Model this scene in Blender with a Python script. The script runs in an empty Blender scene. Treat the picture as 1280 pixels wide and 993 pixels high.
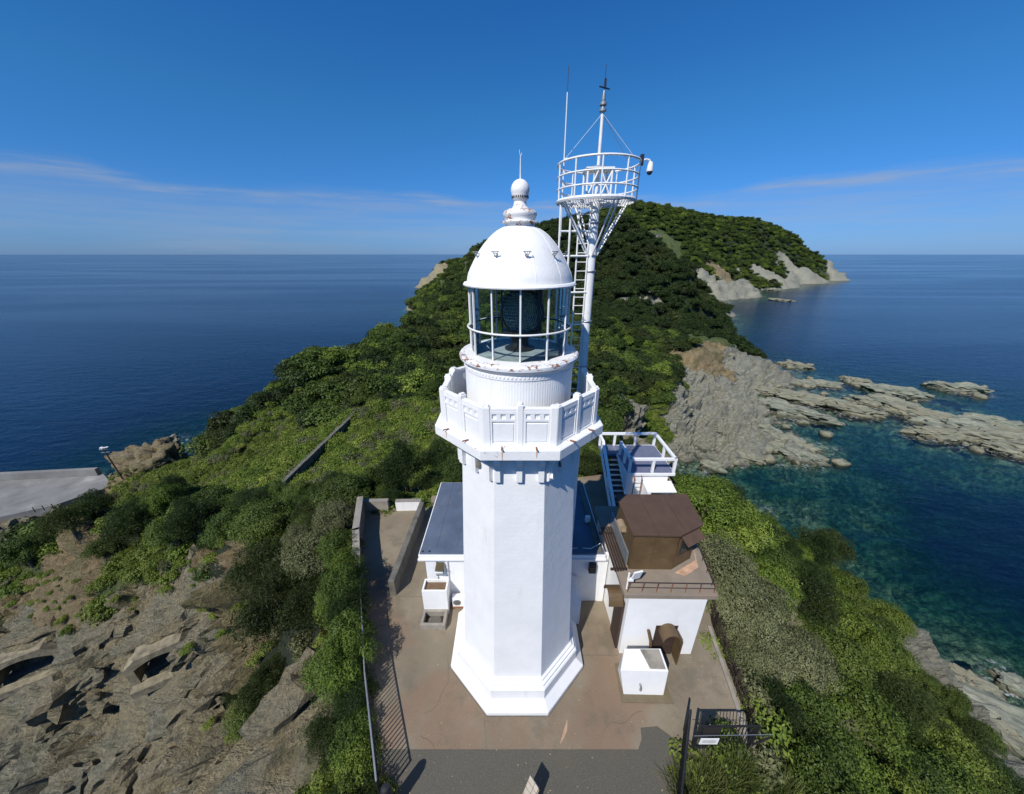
import bpy, bmesh, math, random
import numpy as np
from mathutils import Vector, Matrix

# ------------------------------------------------------------------ camera, sky, sun, exposure
scene = bpy.context.scene
coll = scene.collection
cam_data = bpy.data.cameras.new('camera'); cam = bpy.data.objects.new('camera', cam_data); coll.objects.link(cam)
cam.location = (-0.2, -9.66, 15.3)
cam.rotation_euler = (math.radians(90 - 22.54), 0, 0)
cam_data.sensor_width = 36.0; cam_data.lens = 430.0 / 1280.0 * 36.0
cam_data.clip_start = 0.1; cam_data.clip_end = 200000.0
scene.camera = cam

SUN_EL, SUN_AZ = 47.0, math.atan2(-0.57, -0.82)        # the sun stands behind the viewer's left shoulder
sun_dir = Vector((math.sin(SUN_AZ) * math.cos(math.radians(SUN_EL)), math.cos(SUN_AZ) * math.cos(math.radians(SUN_EL)), math.sin(math.radians(SUN_EL))))
sl = bpy.data.lights.new('sun', 'SUN'); sl.energy = 4.9; sl.angle = math.radians(0.53); sl.color = (1.0, 0.955, 0.89)
so = bpy.data.objects.new('sun', sl); coll.objects.link(so); so.location = (-30, -40, 60)
so.rotation_euler = (-sun_dir).to_track_quat('-Z', 'Y').to_euler()

world = bpy.data.worlds.new('World'); scene.world = world; world.use_nodes = True
def build_world():
    nt = world.node_tree; nt.nodes.clear(); N = nt.nodes.new; L = nt.links.new
    out = N('ShaderNodeOutputWorld'); bg = N('ShaderNodeBackground'); bg.inputs['Strength'].default_value = SKY_STRENGTH
    sky = N('ShaderNodeTexSky'); sky.sky_type = 'NISHITA'; sky.sun_disc = False
    sky.sun_elevation = math.radians(SUN_EL); sky.sun_rotation = SUN_AZ
    sky.altitude = 0; sky.air_density = 1.0; sky.dust_density = 0.15; sky.ozone_density = 5.0
    tint = N('ShaderNodeMix'); tint.data_type = 'RGBA'; tint.blend_type = 'MULTIPLY'; tint.inputs['Factor'].default_value = 1
    tc = N('ShaderNodeTexCoord'); sep = N('ShaderNodeSeparateXYZ'); L(tc.outputs['Generated'], sep.inputs[0])
    cr = N('ShaderNodeValToRGB'); L(sep.outputs[2], cr.inputs[0]); e = cr.color_ramp.elements
    for i, (p, c) in enumerate(SKY_TINT):
        el = e[i] if i < 2 else e.new(p)
        el.position = p; el.color = (*c, 1)
    L(cr.outputs[0], tint.inputs['B']); L(sky.outputs[0], tint.inputs['A'])
    # thin cloud veil: a low band of cirrus over the horizon and a few wisps higher up
    def math_(op, a, b=None, c=None):
        m = N('ShaderNodeMath'); m.operation = op
        for i, v in enumerate((a, b, c)):
            if v is None: continue
            if isinstance(v, (int, float)): m.inputs[i].default_value = v
            else: L(v, m.inputs[i])
        return m.outputs[0]
    def ss(x, lo, hi):
        m = N('ShaderNodeMapRange'); m.interpolation_type = 'SMOOTHSTEP'
        m.inputs['From Min'].default_value = lo; m.inputs['From Max'].default_value = hi
        L(x, m.inputs['Value']); return m.outputs[0]
    mp = N('ShaderNodeMapping'); mp.inputs['Scale'].default_value = (1.6, 1.6, 22); L(tc.outputs['Generated'], mp.inputs[0])
    n1 = N('ShaderNodeTexNoise'); n1.inputs['Scale'].default_value = 2.2; n1.inputs['Detail'].default_value = 9; n1.inputs['Roughness'].default_value = 0.62
    L(mp.outputs[0], n1.inputs['Vector'])
    mp2 = N('ShaderNodeMapping'); mp2.inputs['Scale'].default_value = (1.2, 1.2, 1.2); mp2.inputs['Location'].default_value = (3.1, 0.4, 0); L(tc.outputs['Generated'], mp2.inputs[0])
    n2 = N('ShaderNodeTexNoise'); n2.inputs['Scale'].default_value = 2.0; n2.inputs['Detail'].default_value = 3; L(mp2.outputs[0], n2.inputs['Vector'])
    z = math_('ADD', sep.outputs[2], math_('MULTIPLY', math_('SUBTRACT', n2.outputs[0], 0.5), 0.10))
    band = math_('MULTIPLY', ss(z, -0.03, 0.05), math_('SUBTRACT', 1.0, ss(z, 0.112, 0.140)))
    veil = math_('MULTIPLY', band, math_('MULTIPLY_ADD', ss(n1.outputs[0], 0.30, 0.75), 0.24, 0.10))
    edge = math_('MULTIPLY', ss(z, 0.100, 0.118), math_('SUBTRACT', 1.0, ss(z, 0.122, 0.142)))
    wisp = math_('MULTIPLY', edge, math_('MULTIPLY', ss(n1.outputs[0], 0.44, 0.72), 0.34))
    fac = math_('MINIMUM', math_('ADD', veil, wisp), 0.7)
    mix = N('ShaderNodeMix'); mix.data_type = 'RGBA'; L(fac, mix.inputs['Factor']); L(tint.outputs['Result'], mix.inputs['A'])
    mix.inputs['B'].default_value = (CLOUD_V * 0.86, CLOUD_V * 0.95, CLOUD_V * 1.1, 1)
    L(mix.outputs['Result'], bg.inputs['Color']); L(bg.outputs[0], out.inputs['Surface'])
SKY_STRENGTH = 0.105; SKY_TINT = [(0.0, (0.24, 0.45, 1.0)), (1.0, (0.30, 0.68, 1.05)), (0.06, (0.25, 0.52, 1.0)), (0.28, (0.23, 0.69, 1.02)), (0.46, (0.18, 0.68, 1.14))]; CLOUD_V = 4.2
build_world()
vs = scene.view_settings; scene.display_settings.display_device = 'sRGB'
vs.view_transform = 'Standard'; vs.look = 'None'; vs.gamma = 1; vs.exposure = 0.0; vs.use_curve_mapping = False
scene.render.engine = 'CYCLES'
scene.cycles.max_bounces = 8; scene.cycles.transparent_max_bounces = 24; scene.cycles.caustics_reflective = False; scene.cycles.caustics_refractive = False
rng = np.random.default_rng(7); random.seed(7)

# ------------------------------------------------------------------ the shape of the land
#BEGIN_CORE
SEA = -35.0
CTRL = [(-4.4,-4.5,-0.1),(-6.2,-1.4,-0.1),(-7.8,1.6,-0.1),(-10.2,6.7,-0.1),(-7.7,8.9,-0.1),(8.1,-2.7,-0.1),(9.1,1.6,-0.1),(8.8,-0.9,-0.1),(4,16.1,-0.1),(7.9,-3.5,-0.1),
        (-3,-8,-0.2),(3,-8,-0.2),(0,0,-0.6),(0,5,-0.6),(5,5,-0.6),(-6,5,-0.6),(-4,-2,-0.6),(5,-2,-0.6),(-3,9,-0.8),(5,10,-0.8),(8,6,-0.8),(9,11,-1.5),(-7.5,-1.4,-3),
        (-9.4,1.6,-2.6),(-9.7,0.7,-4.2),(-8.9,-2.1,-6.5),(-13.6,5.4,-4),(-15,7.3,-3.5),(-20.1,11.8,-5),(-17.9,7.2,-8),(-18,4.9,-12),(-15.7,1.9,-13),(-17.9,1.2,-17),
        (-26.9,13.7,-9.5),(-29.1,12.3,-15),(-34.9,15.5,-12.5),(-32.8,11.4,-17),(-30.5,8.3,-20.5),(-47.3,18.2,-15.5),(-44.9,14.2,-20),(-42.3,10.7,-23),(-59.6,20.9,-18.5),
        (-54.4,15.6,-22),(-49.4,10.6,-25),(-30,6,-23),(-39.7,7.2,-26),(-49.8,8.2,-28.5),(-47.4,5.7,-30.5),(-37.9,4.8,-28),(-28.4,3.7,-24.5),(-45.7,2.1,-36),(-27.8,0.7,-30),
        (-9.3,-3.4,-12),(-36.3,17.4,-11.5),(-50.2,20.9,-15),(-65.2,24.9,-19),(-75.9,44.1,-28.5),(-72.8,46.3,-27),(-60.5,42.9,-23),(-43,32.3,-17),(-30.3,20.6,-11),
        (-65.1,52.7,-26),(-47.8,47.5,-19),(-42.4,34.7,-17),(-83,45.3,-32.5),(-100,49.9,-34.3),(-106.9,47.4,-34.3),(-99.7,53.9,-34.3),(-93.8,45,-34.2),(-84.4,76,-35),
        (-83.5,66.6,-34.5),(-94.4,59.1,-34.6),(-60,30,-30),(-75,40,-33),(-26.2,22.1,-9.5),(-24.5,37,-8.5),(-14.6,23.2,-6.5),(-13.5,32.6,-7.5),(-9.4,13.3,-3),(-14.1,12,-3.5),
        (-24.8,47.6,-9),(-14.9,48.7,-9.5),(-8,26.7,-6.5),(-29,32.8,-11.5),(-35.5,36.8,-14),(-42.4,65,-6.6),(-49.3,60,-11.9),(-66.6,70,-23.5),(-73.5,70,-30.6),(-47.1,110,-12.1),
        (-40.2,150,-14.2),(-20.8,100,-15.9),(-34.4,65,-11.6),(-28.8,75,-15.6),(-32.2,48,-13.2),(-42.2,46,-17.1),(-36.4,190,-17.6),(-9.6,200,-14.3),(-77,430,-8.4),
        (-29.9,340,20.2),(-0.2,320,29.7),(34,320,35.9),(67.8,320,40.7),(61.7,230,8.3),(70.9,190,-7.9),(41.2,140,-16.8),(30,85,-22.3),(52.2,130,-21.6),(80.3,165,-21.2),
        (110,190,-23.6),(87.1,240,24),(79.9,262,33.2),(105.6,208,2.2),(19.1,130,-17.1),(2.4,100,-17.9),(9.7,24.8,-7),(9.9,58.6,-10),(15.8,41,-12),(-72,120,-36),
        (-66,160,-36),(-70,220,-36),(-85,300,-36),(-105,400,-36),(-128,546,-35),(-120,560,-10),(-60,440,0),(-45,160,-25),(-50,220,-16),(-60,110,-24),(0,500,30),
        (100,420,10),(47.6,92.8,-20),(73.9,125.3,-21),(81.8,118.9,-29),(59.1,97,-30),(40.4,70.1,-32.5),(55.2,78.1,-32),(29.8,67.9,-22),(31.3,64.9,-26),(93.8,121.1,-33.2),
        (86.2,95.6,-33.8),(77,72.6,-34),(55.1,69,-33.8),(95.4,142.7,-22),(41.8,63.3,-35.4),(56.3,63.3,-35.4),(79.4,66.8,-35.4),(87.2,91.2,-34.6),(129.6,167.4,-35.4),
        (121.8,127.1,-35.4),(134,200,-35),(150,230,-35),(165,260,-34),(200,330,-34),(120,230,-5),(160,330,0),(49.9,58,-37.5),(64.8,57.2,-38),(61.8,40.1,-36.6),
        (90.2,59.1,-39.5),(107.7,56.3,-42),(109.5,79.2,-38),(96,93,-37),(77.1,37.6,-41),(128.2,65.5,-39.5),(97,38.4,-42),(120.5,102.5,-37),(133.7,88.5,-37),(140.8,71.2,-37),
        (180,60,-45),(170,130,-42),(220,200,-46),(300,300,-46),(120,30,-46),(80,-20,-46),(-130,100,-46),(-110,90,-43),(-140,40,-45),(-90,0,-42),(-60,-20,-42),(-200,300,-50),
        (-200,600,-50),(-20,-40,-40),(20,-40,-40),(0,-22,-8),(500,300,-50),(900,500,-50),(1000,1000,-50),(-300,1000,-50),(13.4,10.9,-1.5),(18.7,12.9,-6),(28.2,15.5,-12.5),
        (31.7,13.1,-15),(31.6,9.8,-15.5),(16,6,-5.5),(12.9,6.4,-2.5),(18.7,4.7,-9),(21.4,3.7,-11.5),(24.9,3.6,-14),(30.8,2,-18.5),(9.8,-1.9,-2),(12,-2.1,-4.5),
        (15.2,-2,-7.5),(8.3,-4.1,-1.2),(39,11.3,-20.5),(40.9,7.8,-23.5),(41.6,4.6,-25.5),(30.9,7.3,-16.5),(42,34,-33),(36,48,-34),(30,40,-26),(22,30,-16),(46,24,-34),
        (48,16,-34.5),(47,8,-35),(30,-5,-22),(45,-10,-36),(15,-8,-7),(30,56,-33),(20,50,-27),(120.1,330,-1.3),(146.8,290,-30.5),(108.5,360,23.4),(130.8,300,-12.1),
        (198.5,600,85),(298.2,650,77),(372.1,680,64.8),(487.6,720,57.2),(585.8,760,37.9),(673,790,2.7),(192.7,470,27.2),(263,500,9.3),(377.1,590,-5.1),(506.4,680,-4.3),
        (236.1,400.9,-35.2),(356.4,522.8,-35.2),(491.9,605.8,-35.2),(749.6,831,-36),(180,380,-28),(900,900,-50),(790,850,-46),(730,760,-44),(850,950,-48),(700,700,-44),
        (450,500,-45),(300,390,-44),(250,340,-44),(300,900,60),(100,800,60),(600,1100,20),(-100,900,-48),(-250,1400,-50),(-100,1300,-48),(0,1500,-40),(-60,700,-30),
        (200,1300,40),(345,540,-25),(500,655,-22),(620,735,-22),]
CLS = [(-35.8,13.8,'R'),(-31.9,14.4,'R'),(-27.1,9.7,'R'),(-36.8,10.5,'R'),(-47,12.1,'R'),(-31.2,8,'R'),(-39.6,7.2,'R'),(-45.9,6.8,'R'),(-29.2,4.8,'R'),(-20.5,7.1,'R'),
       (-21,5.9,'R'),(-14.4,1.1,'R'),(-10.2,-0.6,'R'),(-22.9,3.6,'R'),(-54.4,14.5,'R'),(-11.1,-1.2,'R'),(-8.8,-0.2,'R'),(-16.4,1.4,'R'),(-45.1,9.4,'R'),(-38.2,12.7,'R'),
       (-25.1,6.3,'R'),(-31.8,12.6,'R'),(76.7,188.3,'R'),(61.7,110.3,'R'),(67.8,103.6,'R'),(65.7,88.7,'R'),(45.3,77.7,'R'),(49.8,71.3,'R'),(91.9,108,'R'),(78,76.9,'R'),
       (59.4,68.9,'R'),(28.3,66.3,'R'),(98.2,129.9,'R'),(76.9,69.4,'R'),(108.1,128.2,'R'),(223.7,437.9,'R'),(238.1,428.7,'R'),(347.9,542.1,'R'),(418,584.2,'R'),
       (498.4,664.7,'R'),(546.5,687.5,'R'),(536,668.4,'R'),(681.9,773.1,'R'),(683.3,749.3,'R'),(281.7,442.1,'R'),(-111.7,538.9,'R'),(-120.3,542,'R'),(34.3,8.9,'R'),
       (34.9,7.2,'R'),(39.4,6.6,'R'),(36.2,3.2,'R'),(-48.3,18.1,'S'),(-44.7,16.9,'S'),(-22.7,11.4,'S'),(-28.6,15.2,'S'),(-18.2,8,'S'),(-55.2,17.5,'S'),(-18.6,4.2,'S'),
       (-19.7,3.8,'S'),(-37.5,13.4,'S'),(-87,46.4,'S'),(-91.3,59.9,'S'),(64.8,122.4,'S'),(84.9,132.6,'S'),(268.1,458.9,'S'),(-49.1,15,'S'),(-20,8.1,'S'),(-59.9,23.6,'G'),
       (-57.8,19.3,'G'),(-34.3,15.9,'G'),(-40,16.4,'G'),(-11.4,1.7,'G'),(-12.6,1.8,'G'),(-76,44.1,'G'),(-72.9,46.4,'G'),(-60.5,42.9,'G'),(-52.7,43,'G'),(-45.7,44.5,'G'),
       (-33.2,24.3,'G'),(-16.5,28.3,'G'),(-20.1,25,'G'),(-19.4,18.8,'G'),(-83.1,68.6,'G'),(-44.9,39.2,'G'),(-31.2,28.9,'G'),(-45.9,48.8,'G'),(-85.1,59.9,'G'),
       (-37.4,25.5,'G'),(-30.9,25.4,'G'),(-27.6,27.3,'G'),(-76.8,42.8,'G'),(-59.8,39.9,'G'),(-26.3,32.7,'G'),(-21.6,32.9,'G'),(-14.3,20.3,'G'),(-53.8,49.2,'G'),
       (-33.1,37.5,'G'),(-12.8,30,'G'),(-11.4,19.1,'G'),(-7.7,17.4,'G'),(38.5,79.1,'G'),(84.1,147.5,'G'),(198.8,478.8,'G'),(211.9,465.5,'G'),(623.6,758.5,'G'),
       (6.8,-4.2,'G'),(8.1,-3.9,'G'),(6.7,-3.7,'G'),(-36.4,16.3,'G'),(-17,8.9,'F'),(-13.1,4.2,'F'),(-15.3,3.1,'F'),(-10.1,4.4,'F'),(-7.9,0.7,'F'),(-6.5,-2,'F'),
       (-12.1,6.3,'F'),(-18.1,12,'F'),(-25.8,15.6,'F'),(-35.4,20.3,'F'),(-44.6,22.1,'F'),(-86.7,41.9,'F'),(-62.3,23.4,'F'),(-6.8,-3,'F'),(-55.3,57.5,'F'),(-89.2,92,'F'),
       (-94.8,122,'F'),(-104.1,171.7,'F'),(-98.6,211.3,'F'),(-34.3,54.7,'F'),(-35.8,96.9,'F'),(-23,95.6,'F'),(-23.3,56.3,'F'),(-48.4,199.7,'F'),(-13,13.9,'F'),
       (-16,11.9,'F'),(-7.1,10.4,'F'),(-16.9,65,'F'),(-10.9,3.6,'F'),(-13.9,6.1,'F'),(-7.5,-0.5,'F'),(-95.9,536.5,'F'),(-83.6,557.6,'F'),(-79.6,418.7,'F'),(-64.5,318.4,'F'),
       (71.1,196.2,'F'),(88.4,196.7,'F'),(81.1,178.6,'F'),(63.1,171.9,'F'),(84.6,162.9,'F'),(111.7,188.6,'F'),(63.1,126.4,'F'),(89.9,231.2,'F'),(176.5,518.8,'F'),
       (283.8,567.2,'F'),(262.3,608,'F'),(221.1,453.9,'F'),(315.6,549.4,'F'),(366.3,579.1,'F'),(410.5,610.1,'F'),(458.5,668.4,'F'),(375.5,569.6,'F'),(248.5,466.1,'F'),
       (32.6,7.4,'F'),(34.1,5.5,'F'),(35.4,3.8,'F'),(33.1,6.3,'F'),(532.2,711.2,'F'),(575.5,731.3,'F'),(630.7,773.2,'F'),(489.4,683,'F'),(-26.4,292.8,'F'),(6.3,298.7,'F'),
       (36.8,284,'F'),(55.6,254,'F'),(67.2,208.5,'F'),(41.3,137.9,'F'),(48.8,117.4,'F'),(96,192.7,'F'),(120.5,202.1,'F'),(79.3,219.4,'F'),(20.8,69.4,'F'),(7.2,16.3,'F'),
       (38.1,86.1,'F'),(55.5,110.3,'F'),(133.8,206.3,'F'),(-13,287.6,'F'),(-44.2,273.2,'F'),(69.9,147.6,'F'),(216.6,573.2,'F'),(326.1,642.1,'F'),(405.4,679.2,'F'),
       (482.6,703.2,'F'),(586.6,757.4,'F'),(345.4,615.9,'F'),(391.6,617.2,'F'),(291,558.1,'F'),(249.8,557.3,'F'),(182.8,584.5,'F'),(12.7,9,'F'),(18.6,12.8,'F'),
       (20.7,11.2,'F'),(28.1,13.6,'F'),(29.8,11.5,'F'),(14.3,3.8,'F'),(16.3,2.3,'F'),(28,6.4,'F'),(29.1,3.8,'F'),(31.4,2.5,'F'),(12,-2.1,'F'),(18.8,-0.2,'F'),
       (12.2,5.1,'F'),(10.3,0.3,'F'),(23.4,5.8,'F'),(28.4,5.2,'F'),(34.9,2.5,'F'),(21,7.6,'F'),(11,-0.9,'F'),(19.1,-0.9,'F'),]
CEN = (-0.2, -9.66)
def polar(x, y):
    dx = x - CEN[0]; dy = y - CEN[1]; r = np.maximum(np.hypot(dx, dy), 2.5)
    return np.arctan2(dx, dy), np.log(r)
_perm = np.random.default_rng(11).permutation(256); _perm = np.concatenate([_perm, _perm, _perm])
_grad = np.array([[1,1,0],[-1,1,0],[1,-1,0],[-1,-1,0],[1,0,1],[-1,0,1],[1,0,-1],[-1,0,-1],[0,1,1],[0,-1,1],[0,1,-1],[0,-1,-1],[1,1,0],[-1,1,0],[0,-1,1],[0,-1,-1]], float)
def pnoise(x, y, z):
    xi = np.floor(x).astype(int); yi = np.floor(y).astype(int); zi = np.floor(z).astype(int)
    xf = x - xi; yf = y - yi; zf = z - zi; xi &= 255; yi &= 255; zi &= 255
    u = xf*xf*xf*(xf*(xf*6-15)+10); v = yf*yf*yf*(yf*(yf*6-15)+10); w = zf*zf*zf*(zf*(zf*6-15)+10)
    def g(a, b, c):
        h = _grad[_perm[_perm[_perm[(xi+a) & 255] + ((yi+b) & 255)] + ((zi+c) & 255)] & 15]
        return h[..., 0]*(xf-a) + h[..., 1]*(yf-b) + h[..., 2]*(zf-c)
    def lp(a, b, t): return a + t*(b-a)
    return lp(lp(lp(g(0,0,0), g(1,0,0), u), lp(g(0,1,0), g(1,1,0), u), v), lp(lp(g(0,0,1), g(1,0,1), u), lp(g(0,1,1), g(1,1,1), u), v), w)
def fbm(x, y, z, o=4, rough=0.5):
    s = 0; a = 1.0; k = 1.0
    for i in range(o):
        s = s + a * pnoise(x*k + 17.3*i, y*k - 9.1*i, z*k + 4.7*i); a *= rough; k *= 2.03
    return s
def ridged(x, y, z, o=4, rough=0.5):
    s = 0; a = 1.0; k = 1.0
    for i in range(o):
        s = s + a * (0.5 - np.abs(pnoise(x*k + 7.3*i, y*k - 3.1*i, z*k + 2.7*i))*1.6); a *= rough; k *= 2.1
    return s
class RBF:
    def __init__(self, pts):
        p = np.array(pts, float); t, l = polar(p[:, 0], p[:, 1]); self.q = np.stack([t, l*1.0], 1); n = len(p)
        d = np.hypot(self.q[:, None, 0]-self.q[None, :, 0], self.q[:, None, 1]-self.q[None, :, 1])
        A = np.zeros((n+3, n+3)); A[:n, :n] = self.k(d) + np.eye(n)*1e-4; A[:n, n] = 1; A[:n, n+1:] = self.q; A[n:, :n] = A[:n, n:].T
        b = np.zeros(n+3); b[:n] = p[:, 2]; self.w = np.linalg.solve(A, b)
    def k(self, d): return -np.sqrt(d*d + 0.0004)
    def __call__(self, x, y):
        sh = np.shape(x); t, l = polar(np.ravel(x), np.ravel(y)); out = np.empty(t.size)
        for i in range(0, t.size, 20000):
            d = np.hypot(t[i:i+20000, None]-self.q[None, :, 0], l[i:i+20000, None]-self.q[None, :, 1])
            out[i:i+20000] = self.k(d) @ self.w[:-3] + self.w[-3] + self.w[-2]*t[i:i+20000] + self.w[-1]*l[i:i+20000]
        return out.reshape(sh)
land = RBF(CTRL)
CLASSES = 'RSGF'
def classes(x, y):
    # soft weights: bare rock, ochre soil, low grass, bushes and trees
    sh = np.shape(x); x = np.ravel(x); y = np.ravel(y); t, l = polar(x, y)
    t = t + 0.035*fbm(t*14, l*14, t*0+3.3, 4, 0.6); l = l + 0.035*fbm(t*14, l*14, t*0+8.8, 4, 0.6)
    c = np.array([q[:2] for q in CLS], float); ct, cl = polar(c[:, 0], c[:, 1]); k = np.array([CLASSES.index(q[2]) for q in CLS])
    W = np.zeros((4, x.size))
    for i in range(0, x.size, 20000):
        d = (t[i:i+20000, None]-ct)**2 + (l[i:i+20000, None]-cl)**2
        w = 1.0/(d*d*d + 1e-12)
        for j in range(4): W[j, i:i+20000] = w[:, k == j].sum(1)
    W = W / W.sum(0)
    return W.reshape((4,) + sh)
#END_CORE

# ------------------------------------------------------------------ helpers
def tag(o, label=None, cat=None, group=None, kind=None):
    if label: o['label'] = label
    if cat: o['category'] = cat
    if group: o['group'] = group
    if kind: o['kind'] = kind
    return o
def mesh_obj(name, verts, faces, mat=None, parent=None, smooth=False):
    me = bpy.data.meshes.new(name)
    if isinstance(verts, np.ndarray) and isinstance(faces, np.ndarray):
        nv, nf, k = len(verts), len(faces), faces.shape[1]
        me.vertices.add(nv); me.vertices.foreach_set('co', np.ascontiguousarray(verts, np.float32).ravel())
        me.loops.add(nf*k); me.loops.foreach_set('vertex_index', np.ascontiguousarray(faces, np.int32).ravel())
        me.polygons.add(nf); me.polygons.foreach_set('loop_start', np.arange(nf, dtype=np.int32)*k)
        me.update(calc_edges=True); me.validate()
    else:
        me.from_pydata([tuple(v) for v in verts], [], [tuple(f) for f in faces]); me.update()
    if smooth: me.polygons.foreach_set('use_smooth', np.ones(len(me.polygons), dtype=bool))
    if mat: me.materials.append(mat)
    o = bpy.data.objects.new(name, me); coll.objects.link(o)
    if parent: o.parent = parent
    return o
def empty(name, loc=(0, 0, 0), rz=0.0):
    o = bpy.data.objects.new(name, None); coll.objects.link(o); o.location = loc; o.rotation_euler = (0, 0, rz); o.empty_display_size = 0.3
    return o
def col_attr(me, name, arr):
    a = me.attributes.new(name, 'FLOAT_COLOR', 'POINT'); a.data.foreach_set('color', np.ascontiguousarray(arr, np.float32).ravel())
def flt_attr(me, name, arr):
    a = me.attributes.new(name, 'FLOAT', 'POINT'); a.data.foreach_set('value', np.ascontiguousarray(arr, np.float32).ravel())

class NT:
    """small wrapper for building node materials"""
    def __init__(self, name):
        self.m = bpy.data.materials.new(name); self.m.use_nodes = True; self.t = self.m.node_tree; self.t.nodes.clear()
        self.out = self.t.nodes.new('ShaderNodeOutputMaterial')
    def n(self, kind, **kw):
        x = self.t.nodes.new('ShaderNode' + kind)
        for k, v in kw.items():
            if hasattr(x, k) and not k[0].isupper(): setattr(x, k, v)
        return x
    def set(self, sock, v):
        if hasattr(v, 'is_output') or isinstance(v, bpy.types.NodeSocket): self.t.links.new(v, sock)
        else:
            if isinstance(v, (tuple, list)) and len(v) == 3 and sock.type == 'RGBA': v = (*v, 1)
            sock.default_value = v
    def noise(self, scale, detail=4, rough=0.55, vec=None, dist=0.0, out=0):
        x = self.n('TexNoise'); x.inputs['Scale'].default_value = scale; x.inputs['Detail'].default_value = detail
        x.inputs['Roughness'].default_value = rough; x.inputs['Distortion'].default_value = dist
        self.set(x.inputs['Vector'], vec if vec is not None else self.coord()); return x.outputs[out]
    def coord(self, which='Object'):
        if not hasattr(self, '_tc'): self._tc = self.n('TexCoord')
        return self._tc.outputs[which]
    def mapping(self, scale=(1, 1, 1), rot=(0, 0, 0), loc=(0, 0, 0), vec=None):
        x = self.n('Mapping'); x.inputs['Scale'].default_value = scale; x.inputs['Rotation'].default_value = rot; x.inputs['Location'].default_value = loc
        self.set(x.inputs[0], vec if vec is not None else self.coord()); return x.outputs[0]
    def ramp(self, fac, stops, interp='LINEAR'):
        x = self.n('ValToRGB'); e = x.color_ramp.elements; x.color_ramp.interpolation = interp
        while len(e) > 1: e.remove(e[-1])
        for i, (p, c) in enumerate(stops):
            el = e[0] if i == 0 else e.new(p)
            el.position = p; el.color = (*c, 1) if len(c) == 3 else c
        self.set(x.inputs[0], fac); return x.outputs[0]
    def rng(self, v, a, b, c=0.0, d=1.0, smooth=True):
        x = self.n('MapRange'); x.interpolation_type = 'SMOOTHSTEP' if smooth else 'LINEAR'
        self.set(x.inputs['Value'], v)
        for k, val in zip(('From Min', 'From Max', 'To Min', 'To Max'), (a, b, c, d)): x.inputs[k].default_value = val
        return x.outputs[0]
    def mix(self, f, a, b, mode='MIX'):
        x = self.n('Mix'); x.data_type = 'RGBA'; x.blend_type = mode
        self.set(x.inputs['Factor'], f); self.set(x.inputs['A'], a); self.set(x.inputs['B'], b); return x.outputs['Result']
    def math(self, op, a, b=0.0, c=0.0):
        x = self.n('Math'); x.operation = op
        for i, v in enumerate((a, b, c)): self.set(x.inputs[i], v)
        return x.outputs[0]
    def attr(self, name, out='Color'):
        x = self.n('Attribute'); x.attribute_name = name; return x.outputs[out]
    def bump(self, h, strength=0.5, dist=0.05, normal=None):
        x = self.n('Bump'); x.inputs['Strength'].default_value = strength; x.inputs['Distance'].default_value = dist
        self.set(x.inputs['Height'], h)
        if normal is not None: self.set(x.inputs['Normal'], normal)
        return x.outputs[0]
    def principled(self, color, rough=0.6, metal=0.0, normal=None, **kw):
        x = self.n('BsdfPrincipled'); self.set(x.inputs['Base Color'], color); self.set(x.inputs['Roughness'], rough); self.set(x.inputs['Metallic'], metal)
        if normal is not None: self.set(x.inputs['Normal'], normal)
        for k, v in kw.items(): self.set(x.inputs[k], v)
        return x.outputs[0]
    def done(self, shader):
        self.set(self.out.inputs['Surface'], shader); return self.m

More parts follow.
